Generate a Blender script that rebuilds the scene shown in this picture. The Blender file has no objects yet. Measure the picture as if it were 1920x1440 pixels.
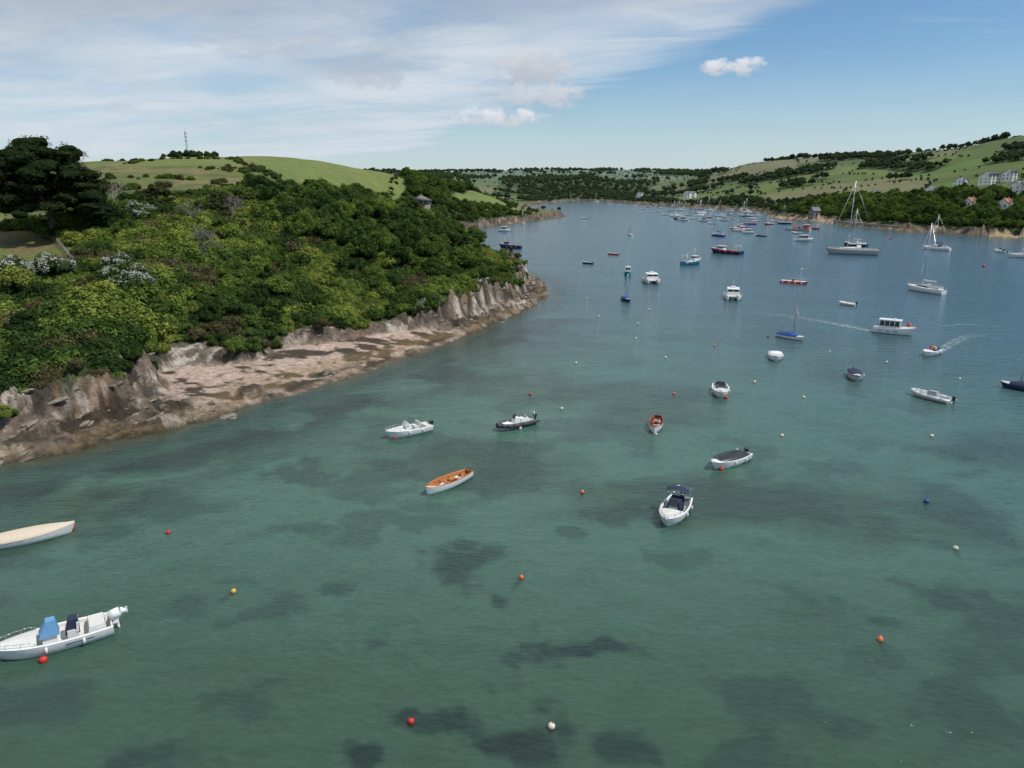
import bpy, math, random
import numpy as np
from mathutils import Vector
random.seed(7); rng=np.random.default_rng(7)
scene=bpy.context.scene
F=1378.0; H=25.0; PT=math.atan(375/F); CP,SP=math.cos(PT),math.sin(PT)
def ray(u,v):
    a=(u-960)/F; b=(720-v)/F
    return a, CP+b*SP, -SP+b*CP
def W(u,v):
    x,y,z=ray(u,v); t=H/(-z); return (x*t,y*t)
def Pt(u,v,t):
    x,y,z=ray(u,v); return (x*t,y*t,H+z*t)
# ---------------------------------------------------------------- materials
MATS={}
def nt(m):
    m.use_nodes=True; n=m.node_tree; n.nodes.clear(); return n
def mat(name,col,rough=.5,metal=0,var=.12,scale=6,spec=.5,bump=0):
    if name in MATS: return MATS[name]
    m=bpy.data.materials.new(name); n=nt(m); N=n.nodes; K=n.links.new
    o=N.new('ShaderNodeOutputMaterial'); p=N.new('ShaderNodeBsdfPrincipled')
    K(p.outputs[0],o.inputs[0]); p.inputs['Roughness'].default_value=rough
    p.inputs['Metallic'].default_value=metal; p.inputs['Specular IOR Level'].default_value=spec
    tc=N.new('ShaderNodeTexCoord'); ns=N.new('ShaderNodeTexNoise'); ns.inputs['Scale'].default_value=scale; ns.inputs['Detail'].default_value=5
    K(tc.outputs['Object'],ns.inputs['Vector'])
    mx=N.new('ShaderNodeMix'); mx.data_type='RGBA'
    mx.inputs[6].default_value=(*[c*(1-var*1.6) for c in col],1); mx.inputs[7].default_value=(*[min(1,c*(1+var)) for c in col],1)
    K(ns.outputs[0],mx.inputs[0]); K(mx.outputs[2],p.inputs['Base Color'])
    if bump:
        b=N.new('ShaderNodeBump'); b.inputs['Strength'].default_value=bump; b.inputs['Distance'].default_value=.05
        K(ns.outputs[0],b.inputs['Height']); K(b.outputs[0],p.inputs['Normal'])
    MATS[name]=m; return m
WHITE=mat('gelcoat_white',(.78,.78,.76),.25); CREAM=mat('cream_canvas',(.60,.50,.38),.8)
DECK=mat('deck_offwhite',(.62,.61,.57),.6); GREY=mat('grey_paint',(.30,.31,.32),.5); DGREY=mat('dark_grey_rubber',(.05,.052,.055),.6)
NAVY=mat('navy_canvas',(.015,.022,.06),.8); BLUE=mat('blue_paint',(.015,.07,.30),.5); DBLUE=mat('dark_blue_hull',(.012,.03,.10),.3)
SKYB=mat('light_blue_canvas',(.13,.30,.52),.7); TURQ=mat('turquoise_paint',(.03,.28,.38),.5); BLACK=mat('black_plastic',(.015,.015,.017),.4)
RED=mat('red_paint',(.50,.03,.02),.5); MAROON=mat('antifoul_red',(.22,.03,.02),.7); ORANGE=mat('orange_buoy',(.75,.13,.03),.5)
WOOD=mat('varnished_wood',(.42,.15,.04),.3,var=.35,scale=14); MAHOG=mat('mahogany',(.20,.045,.02),.35,var=.3,scale=14)
ALU=mat('mast_aluminium',(.55,.56,.57),.35,.6); GLASS=mat('dark_glass',(.03,.04,.05),.08); SAIL=mat('sail_cloth',(.72,.72,.70),.8)
YELL=mat('yellow_buoy',(.65,.42,.06),.5); BUOYW=mat('buoy_offwhite',(.68,.60,.50),.6); TEAK=mat('teak_deck',(.33,.24,.15),.7,var=.3,scale=20)
PALEGREY=mat('pale_grey_tube',(.50,.51,.52),.6); STEEL=mat('steel_rail',(.6,.6,.6),.25,.8)
BARK=mat('bark',(.10,.075,.055),.9,var=.4,scale=3,bump=.5); DEADW=mat('weathered_branches',(.22,.19,.16),.9,var=.3)
SLATE=mat('slate_roof',(.13,.135,.15),.7,var=.3,scale=2); SHINGLE=mat('cedar_shingle_roof',(.20,.18,.155),.8,var=.3,scale=3); STONE=mat('rubble_stone',(.25,.22,.18),.9,var=.45,scale=1.5,bump=.5)
RENDER=mat('white_render',(.76,.75,.72),.8,var=.08,scale=.6); TILE=mat('terracotta_tile',(.34,.14,.08),.8,var=.3,scale=2)
# ---------------------------------------------------------------- numpy helpers
def ss(a,b,x):
    t=np.clip((x-a)/(b-a),0,1); return t*t*(3-2*t)
def vn(x,y,s=0):
    xi=np.floor(x); yi=np.floor(y); fx=x-xi; fy=y-yi; fx=fx*fx*(3-2*fx); fy=fy*fy*(3-2*fy)
    def h(a,b):
        q=np.sin(a*127.1+b*311.7+s*74.7)*43758.5453; return q-np.floor(q)
    return (h(xi,yi)*(1-fx)+h(xi+1,yi)*fx)*(1-fy)+(h(xi,yi+1)*(1-fx)+h(xi+1,yi+1)*fx)*fy
def fbm(x,y,o=4,s=0):
    r=0;a=.5;n=0
    for i in range(o):
        r=r+a*vn(x*2**i+i*13.7,y*2**i-i*7.1,s+i); n+=a; a*=.5
    return r/n
def inpoly(x,y,P):
    c=np.zeros(x.shape,bool); n=len(P)
    for i in range(n):
        x1,y1=P[i][:2]; x2,y2=P[(i+1)%n][:2]
        if y1==y2: continue
        k=((y1>y)!=(y2>y))&(x<(x2-x1)*(y-y1)/(y2-y1)+x1); c^=k
    return c
def segdist(x,y,P,closed=True):
    d=np.full(x.shape,1e9); n=len(P)
    for i in range(n if closed else n-1):
        x1,y1=P[i][:2]; x2,y2=P[(i+1)%n][:2]; dx,dy=x2-x1,y2-y1
        t=np.clip(((x-x1)*dx+(y-y1)*dy)/(dx*dx+dy*dy+1e-9),0,1)
        d=np.minimum(d,(x-x1-t*dx)**2+(y-y1-t*dy)**2)
    return np.sqrt(d)
# ---------------------------------------------------------------- geography
COAST=[(-600,-80),(-200,0),(-120,28),(-85,42),(-62,54)]+[W(*p) for p in [(0,872),(130,852),(260,822),(400,786),(480,757),(560,737),(680,702),(760,672),(850,642),(900,618),(960,592),(1005,572),(1026,550),(1019,531),(997,517)]]
COAST+=[(-6,228),(-22,255),(-45,300),(-48,360),(-30,420)]+[W(*p) for p in [(903,426),(960,419),(1005,414),(1062,406),(1050,401)]]
COAST+=[(20,700),(5,800),(35,950)]+[W(1047,379)]+[(78,1110)]+[W(*p) for p in [(1080,377),(1130,378.5),(1200,384),(1270,387),(1350,393),(1432,398),(1438,406),(1470,410),(1530,415),(1600,426),(1700,434),(1800,441),(1920,447)]]
COAST+=[(262,300),(285,200),(300,50),(320,-100),(300,-600),(-600,-600)]
CTRL=[(-400,600,90),(-400,500,112),(-400,430,140),(-400,370,190),(-400,310,400),
(0,700,82),(0,600,93),(0,500,112),(0,430,140),(0,370,190),(0,330,280),(0,304,400),
(200,700,80),(200,600,92),(200,500,112),(200,430,138),(200,380,170),(200,340,230),(200,300,420),
(400,600,98),(400,500,118),(400,430,140),(400,380,170),(400,340,230),(400,310,320),(400,292,450),(300,294,440),(540,292,450),
(600,600,114),(600,500,138),(600,430,165),(600,395,185),(600,360,250),(600,325,350),(600,300,440),
(680,315,450),(740,328,450),(750,600,122),(750,510,148),(750,445,180),(750,415,200),(790,388,300),(770,350,440),
(850,510,158),(850,465,180),(850,440,200),(850,405,300),(850,390,420),(850,352,520),
(930,520,170),(930,490,182),(980,525,172),(1010,545,172),(800,350,560),(900,358,600),(940,370,640),(950,402,520),(1000,397,570),(1040,400,600),(960,388,620),
(1000,385,760),(1030,383,900),(980,360,1200),(940,338,1500),(1000,338,1600),(1100,335,1300),(1060,343,1230),(1170,346,1350),(1180,368,1200),
(950,322,2000),(1000,318,2100),(1050,321,2300),(1150,318,2300),(1220,320,2300),(1280,325,2000),(700,322,1300),(400,315,1300),(0,315,1300),
(1300,383,880),(1300,357,1050),(1300,332,1400),(1400,382,720),(1400,350,880),(1400,306,1150),(1350,320,1250),(1500,385,610),(1500,350,800),(1500,298,1080),(1580,390,540),(1580,358,700),(1580,296,1050),
(1700,405,460),(1700,368,600),(1700,328,800),(1700,292,1000),(1800,279,950),(1850,420,400),(1850,370,500),(1850,330,640),(1850,268,850),
(1920,410,400),(1920,360,500),(1920,310,640),(1920,252,850),(2150,380,400),(2150,300,560),(2150,235,850),(2500,300,500),(2500,225,850)]
cp=[Pt(*c) for c in CTRL]
for u in range(-900,3000,300): cp.append(Pt(u,340,3500)); cp.append(Pt(u,348,4600))
cp+=[(-300,30,20),(-200,60,20),(-110,60,12),(-400,200,30),(350,100,25),(450,200,40),(500,0,40),(350,-50,25)]
cp=np.array(cp); CC=10.0
n=len(cp); R=np.sqrt(((cp[:,None,:2]-cp[None,:,:2])**2).sum(-1)+CC*CC)
Pm=np.c_[np.ones(n),cp[:,:2]/1000]; A=np.zeros((n+3,n+3)); A[:n,:n]=R/1000+np.eye(n)*0.0005*-1; A[:n,n:]=Pm; A[n:,:n]=Pm.T
wt=np.linalg.solve(A,np.r_[cp[:,2],0,0,0])
def macro(x,y):
    r=wt[n]+wt[n+1]*x/1000+wt[n+2]*y/1000
    for i in range(n): r=r+wt[i]*np.sqrt((x-cp[i,0])**2+(y-cp[i,1])**2+CC*CC)/1000
    return np.clip(r,2.5,130)
WY=[-100,64,76,84,92,105,114,124,150,175,200,400,700,6000]; WV=[5.5,5.5,6,10,15.5,15.5,13,6,3,4.5,4,3,3,3]
def coast(x,y):
    s=segdist(x,y,COAST); ins=inpoly(x,y,COAST); s=np.where(ins,-s,s)
    rr=np.sqrt(x*x+y*y); am=np.clip(rr/100,1,6)
    s=s+(fbm(x/7,y/7,4,3)-.5)*3.6+(fbm(x/40,y/40,3,5)-.5)*5*np.clip((am-1.6),0,2)
    return s
def wid(x,y): return np.interp(y,WY,WV)*(.8+.4*vn(x/9,y/9,9))
def height(x,y,s=None,full=False):
    if s is None: s=coast(x,y)
    w=wid(x,y); M=macro(x,y)-1.2
    left=(x<40)&(y<260)
    ch=np.where(left,1.9+.9*ss(115,135,y),1.2)*(.4+1.1*vn(x/6,y/6,21))
    P=np.clip(s/w,0,1)*1.4
    cl=ss(0,2.0,s-w)*ch
    top=1.4+ch
    up=ss(0,1,(s-w)/np.where(left,18,60))
    z=P+cl+np.maximum(M-top,-2)*up
    q=(x*.5+y*.85); q2=(x*.85-y*.5)
    # tilted slate beds: stepped ledges across the strike
    bd=fbm(q/5.5,q2/1.3,3,33)*11; fr=bd-np.floor(bd); led=(np.floor(bd)+ss(.0,.22,fr)+fr*.15)/11-.5
    rk=led*2.6+np.abs(fbm(q/2.4,q2/.8,4,31)-.5)*1.8+(fbm(x/1.1,y/1.1,3,37)-.5)*1.1+(fbm(x/4,y/4,2,39)-.5)*1.2
    rz=ss(-1,1.2,s)*(1-ss(w+4.5,w+8,s))
    bch=ss(79,84,y)*(1-ss(120,126,y))*left
    bch=bch*ss(.34,.45,fbm(x/8,y/8,3,41)+.25*ss(.2,.45,s/w)*(1-ss(.9,1.05,s/w)))
    z=z+rz*rk*np.where(left,1-.9*bch,1)*(.75+1.0*ss(0,1.5,s-w))
    z=z+(fbm(x/20,y/20,3,51)-.5)*2*ss(10,30,s-w)
    z=np.where(s<0,np.maximum(-3,s*.18)+rz*rk*.5-.12,z+.02)
    if full: return z,s,w,bch,M
    return z
def hit(u,v,t0=60,t1=1600):
    x,y,z=ray(u,v); t=np.geomspace(t0,t1,1500); hz=height(x*t,y*t); k=np.where(hz>H+z*t)[0]
    q=t[k[0]] if len(k) else t1
    return (x*q,y*q,float(height(np.array([x*q]),np.array([y*q]))[0]),q)
# land use ------------------------------------------------------------
G1=[Pt(*p) for p in [(-500,505,106),(0,503,110),(70,498,112),(140,472,117),(140,445,128),(60,418,143),(-500,412,146)]]
G2=[Pt(*p) for p in [(-600,402,152),(0,398,151),(90,392,157),(200,378,172),(330,366,184),(500,360,208),(650,354,250),(705,354,300),(735,350,380),(765,335,450),(740,322,620),(0,300,1000),(-900,300,800)]]
G3=[Pt(*p) for p in [(835,384,470),(960,388,560),(1010,386,690),(900,374,680)]]
def cells(x,y,S=84.0):
    gx=np.floor(x/S); gy=np.floor(y/S); d1=np.full(x.shape,1e9); d2=np.full(x.shape,1e9); cid=np.zeros(x.shape)
    for i in(-1,0,1):
        for j in(-1,0,1):
            a=gx+i;b=gy+j
            h1=np.sin(a*12.9898+b*78.233)*43758.5453;h1-=np.floor(h1); h2=np.sin(a*39.346+b*11.135)*24634.63;h2-=np.floor(h2)
            d=np.hypot((a+.1+.8*h1)*S-x,(b+.1+.8*h2)*S-y)
            c=h1*7.3+h2*3.1; c-=np.floor(c)
            nn=d<d1; d2=np.where(nn,d1,np.minimum(d2,d)); cid=np.where(nn,c,cid); d1=np.where(nn,d,d1)
    return cid,d2-d1
WH=Pt(1085,350,1290); WP=Pt(1480,325,960)
HS=[('white_gabled_house',hit(1852,346),14,8,5.5,28,RENDER,SLATE,3,2,3,9),('white_gabled_house',hit(1908,364),12,8,5,32,RENDER,SLATE,2,2,2.8,8),('terracotta_roof_house',hit(1818,388),7,5,3.2,30,RENDER,TILE,1,1,2,6),
('stone_boathouse',hit(1526,409),6,5,3.8,20,STONE,SLATE,0,1,2.3,5),('white_house',hit(1293,372),18,8,5,35,RENDER,SLATE,2,2,2.8,12),('cottage',hit(1200,371),10,7,4,30,RENDER,SLATE,1,1,2.6,9),('cottage',hit(1745,366),8,6,4,30,RENDER,SLATE,1,1,2.4,7),('cottage',hit(1884,392),7,6,3.5,30,RENDER,TILE,1,1,2.2,6),('white_house',hit(1800,352),9,7,4.5,25,RENDER,SLATE,1,2,2.6,7),('white_house',hit(1890,340),10,7,5,30,RENDER,SLATE,2,2,2.6,8),('cottage',hit(1640,372),7,6,3.5,30,RENDER,SLATE,1,1,2.3,6)]
PAV=hit(790,388,200)
CLR=[(h[1][0],h[1][1],h[11]) for h in HS]+[(PAV[0],PAV[1],6)]
def cleared(x,y):
    c=np.zeros(x.shape,bool)
    for a,b,r in CLR:
        d=math.hypot(a,b); ux,uy=a/d,b/d; al=x*ux+y*uy-d; la=np.abs(-x*uy+y*ux); c|=(la<r)&(al>-26-.05*d)&(al<6)
    return c
def wood(x,y,s):
    nz=fbm(x/45,y/45,3,61); w=wid(x,y)
    g1=inpoly(x,y,G1); g2=inpoly(x,y,G2); g3=inpoly(x,y,G3)
    a=np.zeros(x.shape)
    left=(x<70)&(y<1000)
    ok=left&~g1&~g2&~g3&(y<820)&(x>-.24*y-10)&(y>230)
    a=np.where(ok&(s>w+2),1,a)
    a=np.where(left&(y>560)&(x>0)&(nz<.52),0,a)
    a=np.where((y>1000)&(((x-WH[0])/150)**2+((y-WH[1])/170)**2<.55+nz*.6),1,a)
    right=(x>120)&(y<1150)
    wr=np.interp(y,[0,350,480,600,750,1100],[170,215,170,95,42,34])*(.45+nz)
    a=np.where(right&(s>w+1.5)&(s<wr),1,a)
    a=np.where(((x-WP[0])/62)**2+((y-WP[1])/36)**2<.35+nz,1,a)
    a=np.where(right&(s>0)&(y>620)&(nz>.67),1,a)
    a=np.where((y>1000)&(nz>.64),1,a)
    a=np.where((y>1000)&(s<40)&(s>w),1,a)
    return a
# ---------------------------------------------------------------- mesh helpers
def np_mesh(name,V,Fq,mats,attrs={},smooth=True,midx=None):
    me=bpy.data.meshes.new(name); V=np.asarray(V,np.float32); Fq=np.asarray(Fq,np.int32)
    me.vertices.add(len(V)); me.vertices.foreach_set('co',V.ravel())
    k=Fq.shape[1]; me.loops.add(Fq.size); me.loops.foreach_set('vertex_index',Fq.ravel())
    me.polygons.add(len(Fq)); me.polygons.foreach_set('loop_start',np.arange(0,Fq.size,k,dtype=np.int32))
    me.polygons.foreach_set('loop_total',np.full(len(Fq),k,np.int32))
    for m in mats: me.materials.append(m)
    if midx is not None: me.polygons.foreach_set('material_index',np.asarray(midx,np.int32))
    me.polygons.foreach_set('use_smooth',np.full(len(Fq),smooth,bool))
    me.update(calc_edges=True)
    for k2,(ty,ar) in attrs.items():
        at=me.attributes.new(k2,ty,'POINT')
        at.data.foreach_set('color' if ty=='FLOAT_COLOR' else 'value',np.asarray(ar,np.float32 if ty!='INT' else np.int32).ravel())
    return me
def obj(name,me,loc=(0,0,0),rz=0,col=None,parent=None):
    o=bpy.data.objects.new(name,me); o.location=loc; o.rotation_euler=(0,0,rz)
    (col or scene.collection).objects.link(o)
    if parent: o.parent=parent
    return o
def gridfaces(nr,nc,wrap=False):
    i=np.arange(nr-1)[:,None]; j=np.arange(nc if wrap else nc-1)[None,:]; j2=(j+1)%nc
    return np.stack([(i*nc+j),(i*nc+j2),((i+1)*nc+j2),((i+1)*nc+j)],-1).reshape(-1,4)
def lerp3(a,b,t): return a*(1-t[:,None])+np.array(b)*t[:,None]
# ---------------------------------------------------------------- terrain
rad=np.r_[np.geomspace(30,55,20,endpoint=False),np.geomspace(55,235,600,endpoint=False),np.geomspace(235,5200,430)]
th=np.r_[np.linspace(-72,-38,110,endpoint=False),np.linspace(-38,4,500,endpoint=False),np.linspace(4,40,330,endpoint=False),np.linspace(40,72,60)]
RR,TH=np.meshgrid(rad,np.radians(th),indexing='ij'); X=(RR*np.sin(TH)).ravel(); Y=(RR*np.cos(TH)).ravel()
Z,S,Wd,BCH,MM=height(X,Y,full=True)
wdm=wood(X,Y,S); cid,ced=cells(X,Y)
C=np.zeros((len(X),3))
greens=np.array([(.085,.118,.032),(.105,.138,.038),(.068,.105,.028),(.135,.148,.055),(.082,.13,.03),(.15,.145,.068),(.095,.13,.036)])
C[:]=greens[(cid*6.99).astype(int)]
nf=fbm(X/30,Y/30,4,71); C*= (.7+.5*nf)[:,None]
nearg=(X<0)&(Y<700)
gg=np.array([(.108,.132,.036)])*np.ones((len(X),1)); gg=lerp3(gg,(.165,.145,.06),ss(.4,.62,fbm(X/25,Y/40,4,73))); gg=lerp3(gg,(.065,.085,.028),ss(.5,.68,fbm(X/9,Y/9,4,75))*.8)
gg=lerp3(gg,(.145,.18,.05),ss(330,380,Y)*ss(-250,-150,X)*.8)
gg*=(.8+.4*fbm(X/2.5,Y/2.5,3,77))[:,None]
C[nearg]=gg[nearg]
wet=wdm>0; C[wet]=np.array((.05,.075,.025))
shr=(X<60)&(Y<270)&~inpoly(X,Y,G1)&~inpoly(X,Y,G2); C[shr]=np.array((.045,.065,.022))
g1m=inpoly(X,Y,G1); g1c=lerp3(gg,(.17,.12,.06),ss(.47,.62,fbm(X/6,Y/6,4,76))*.7); C[g1m]=g1c[g1m]
q=(X*.5+Y*.85); q2=(X*.85-Y*.5)
st=fbm(q/1.8,q2/.45,5,81); st2=fbm(X/1.3,Y/1.3,4,83); st3=fbm(X/5,Y/5,4,85); st4=fbm(q/6,q2/2.0,3,89)
rock=np.array([(.165,.128,.098)])*np.ones((len(X),1)); rock=lerp3(rock,(.36,.30,.24),ss(.50,.70,st)*ss(.35,.6,st4)); rock=lerp3(rock,(.045,.037,.028),ss(.50,.38,st2)*.8)
rock=lerp3(rock,(.25,.14,.065),ss(.55,.7,st3)*.5)
rock=lerp3(rock,(.07,.058,.045),ss(.56,.44,st4)*.45)
cliff=lerp3(rock,(.48,.43,.365),ss(.48,.62,fbm(X/3,Y/3,4,87))*ss(.40,.56,st)*.85)
cliff=lerp3(cliff,(.05,.042,.03),ss(.50,.38,st2)*.6)
fs=lerp3(rock,(.43,.32,.255),BCH*.95); fs*=(.82+.36*st2)[:,None]
farb=((X>190)&(Y>470)&(Y<600))|((X>235)&(Y<370)); fs[farb]=np.array((.42,.31,.19))
wp=ss(.50,.57,fbm(X/3.2,Y/2.2,5,91)*.6+st3*.4)*ss(.5,2.0,S)*(X<60); fs=lerp3(fs,(.032,.026,.017),wp*.92)
fs=lerp3(fs,(.05,.04,.022),(1-ss(.0,.5,Z+.5*(st2-.5)))*.85*(X<60)); fs=lerp3(fs,(.22,.15,.06),ss(.3,.5,Z)*(1-ss(.5,1.0,Z))*.4)
t1=ss(-.5,.8,S-Wd+(st2-.5)*2); cliff=np.where(((X<40)&(Y<260))[:,None],cliff,rock*.8); band=fs*(1-t1[:,None])+cliff*t1[:,None]
t2=ss(2.6,4.4,S-Wd+(st3-.5)*6); C=band*(1-t2[:,None])+C*t2[:,None]
C[S<-.5]=(.05,.06,.04)
far=ss(700,2500,np.hypot(X,Y)); C=lerp3(C,(.14,.19,.20),far*.6)  # aerial haze painted into the ground colour, growing with distance
tm=bpy.data.materials.new('terrain_ground'); nn=nt(tm); N=nn.nodes; K=nn.links.new
o=N.new('ShaderNodeOutputMaterial'); p=N.new('ShaderNodeBsdfPrincipled'); K(p.outputs[0],o.inputs[0]); p.inputs['Roughness'].default_value=.9; p.inputs['Specular IOR Level'].default_value=.2
at=N.new('ShaderNodeAttribute'); at.attribute_name='Col'; tc=N.new('ShaderNodeTexCoord')
n1=N.new('ShaderNodeTexNoise'); n1.inputs['Scale'].default_value=1.6; n1.inputs['Detail'].default_value=8; n1.inputs['Roughness'].default_value=.7; K(tc.outputs['Object'],n1.inputs['Vector'])
mr=N.new('ShaderNodeMapRange'); mr.inputs[1].default_value=.3; mr.inputs[2].default_value=.7; mr.inputs[3].default_value=.5; mr.inputs[4].default_value=1.45; K(n1.outputs[0],mr.inputs[0])
vm=N.new('ShaderNodeVectorMath'); vm.operation='SCALE'; K(at.outputs['Color'],vm.inputs[0]); K(mr.outputs[0],vm.inputs['Scale']); K(vm.outputs[0],p.inputs['Base Color'])
bp=N.new('ShaderNodeBump'); bp.inputs['Strength'].default_value=1.0; bp.inputs['Distance'].default_value=.35; K(n1.outputs[0],bp.inputs['Height']); K(bp.outputs[0],p.inputs['Normal'])
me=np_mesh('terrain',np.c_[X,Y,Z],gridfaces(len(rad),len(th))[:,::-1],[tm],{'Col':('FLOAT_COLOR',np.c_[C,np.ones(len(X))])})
obj('terrain',me)
# ---------------------------------------------------------------- water
rw=np.r_[np.array([.01,8]),np.geomspace(20,300,460,endpoint=False),np.geomspace(300,6000,90)]; tw=np.radians(np.r_[np.linspace(-50,50,560,endpoint=False),np.linspace(50,310,80,endpoint=False)])
RR,TH=np.meshgrid(rw,tw,indexing='ij'); X=(RR*np.sin(TH)).ravel(); Y=(RR*np.cos(TH)).ravel(); r=np.hypot(X,Y)
S=segdist(X,Y,COAST)+(fbm(X/7,Y/7,4,3)-.5)*3.6
wc=np.array([(.034,.071,.048)])*np.ones((len(X),1))
wc=lerp3(wc,(.052,.116,.086),ss(.36,.62,fbm(X/16+3,Y/11,4,101))*ss(24,56,Y)*(1-ss(120,200,r))*.95)
wc=lerp3(wc,(.036,.088,.112),ss(75,230,r+X*.8))  # bluer outward: deep channel, plus grazing sky reflection painted into the colour
wc=lerp3(wc,(.018,.066,.102),ss(45,110,X)*ss(80,160,Y)*(1-ss(260,420,Y))*.75)
dk=np.zeros(len(X))
wx=(fbm(X/5,Y/5,4,131)-.5)*9; wy=(fbm(X/5,Y/5,4,137)-.5)*9
for (u,v,ru,rv,a) in [(1100,1240,110,34,1),(980,1365,120,60,1),(820,1340,65,30,.95),(680,1415,55,32,1),(1180,1400,60,36,.8),(870,1050,80,34,.85),(930,1120,30,15,.85),(1800,1120,70,28,.65),(1130,950,80,24,.6),(640,1100,34,15,.6),(1280,1050,60,25,.4),(260,1420,80,44,.7),(1080,990,40,14,.6),(1640,1240,90,30,.35),(480,1160,70,22,.5),(600,890,150,20,.6),(560,1010,70,20,.5),(1500,900,90,18,.35),(1000,700,60,10,.35),(1820,1350,90,40,.35),(790,980,70,18,.5),(700,1200,44,15,.5)]:
    cx,cy=W(u,v); ex=abs(W(u+ru,v)[0]-cx); ey=abs(W(u,v-rv)[1]-W(u,v+rv)[1])/2; k=min(1,ex/4)
    g=np.exp(-((X+wx*k-cx)/ex)**2-((Y+wy*k-cy)/ey)**2)
    dk=np.maximum(dk,a*ss(.22,.8,g+(fbm(X/1.3,Y/1.3,4,103)-.5)*1.1))
sp=ss(.54,.66,fbm(X/6,Y/4.5,5,107))*(1-ss(60,130,r))*.45; dk=np.maximum(dk,sp)
nearc=(X<60)&(Y<330)
band=np.exp(-((S-9)/6)**2)*ss(.32,.52,fbm(X/7,Y/7,4,105))*nearc*(Y<140)
band=np.maximum(band,(1-ss(2,10,S))*.8*nearc)
dk=np.maximum(dk,band*.95)
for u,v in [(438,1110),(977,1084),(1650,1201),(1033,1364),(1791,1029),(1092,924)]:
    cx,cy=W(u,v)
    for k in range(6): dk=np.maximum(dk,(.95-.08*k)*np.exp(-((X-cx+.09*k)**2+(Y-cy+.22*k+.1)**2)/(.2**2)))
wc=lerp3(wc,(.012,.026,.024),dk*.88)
wc=lerp3(wc,(.07,.065,.035),(1-ss(.0,2.2,S))*.6*nearc)
wm=bpy.data.materials.new('sea_water'); nn=nt(wm); N=nn.nodes; K=nn.links.new
o=N.new('ShaderNodeOutputMaterial'); p=N.new('ShaderNodeBsdfPrincipled'); K(p.outputs[0],o.inputs[0]); p.inputs['Roughness'].default_value=.12; p.inputs['IOR'].default_value=1.33
at=N.new('ShaderNodeAttribute'); at.attribute_name='Col'; tc=N.new('ShaderNodeTexCoord')
def noise(sc,det,sx=1,sy=1,rz=0,dist=0):
    mp=N.new('ShaderNodeMapping'); mp.inputs['Scale'].default_value=(sx,sy,1); mp.inputs['Rotation'].default_value=(0,0,rz); K(tc.outputs['Object'],mp.inputs[0])
    q=N.new('ShaderNodeTexNoise'); q.inputs['Scale'].default_value=sc; q.inputs['Detail'].default_value=det; q.inputs['Distortion'].default_value=dist; K(mp.outputs[0],q.inputs['Vector']); return q.outputs[0]
a=noise(2.3,4,.6,1.4,.35,.4); b=noise(.55,3,.6,1.3,-.3,.3); c=noise(.06,3,.7,1.6,.2)
def math_(op,x,y=None,cl=False):
    q=N.new('ShaderNodeMath'); q.operation=op; q.use_clamp=cl
    for i,s in enumerate([x,y]):
        if s is None: continue
        if isinstance(s,(int,float)): q.inputs[i].default_value=s
        else: K(s,q.inputs[i])
    return q.outputs[0]
hh=math_('ADD',math_('MULTIPLY',a,.5),math_('MULTIPLY',b,1.0))
amp=math_('ADD',.5,math_('MULTIPLY',c,.9))
bp=N.new('ShaderNodeBump'); bp.inputs['Distance'].default_value=.18; K(amp,bp.inputs['Strength']); K(hh,bp.inputs['Height']); K(bp.outputs[0],p.inputs['Normal'])
caustic=math_('ADD',.57,math_('ADD',math_('MULTIPLY',a,.48),math_('MULTIPLY',b,.38)))  # caustic ripple light painted as a noise factor on the water colour
vm=N.new('ShaderNodeVectorMath'); vm.operation='SCALE'; K(at.outputs['Color'],vm.inputs[0]); K(caustic,vm.inputs['Scale']); K(vm.outputs[0],p.inputs['Base Color'])
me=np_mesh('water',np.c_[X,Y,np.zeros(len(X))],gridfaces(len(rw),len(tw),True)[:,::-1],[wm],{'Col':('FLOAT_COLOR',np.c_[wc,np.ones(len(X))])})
obj('estuary_water',me)
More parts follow.
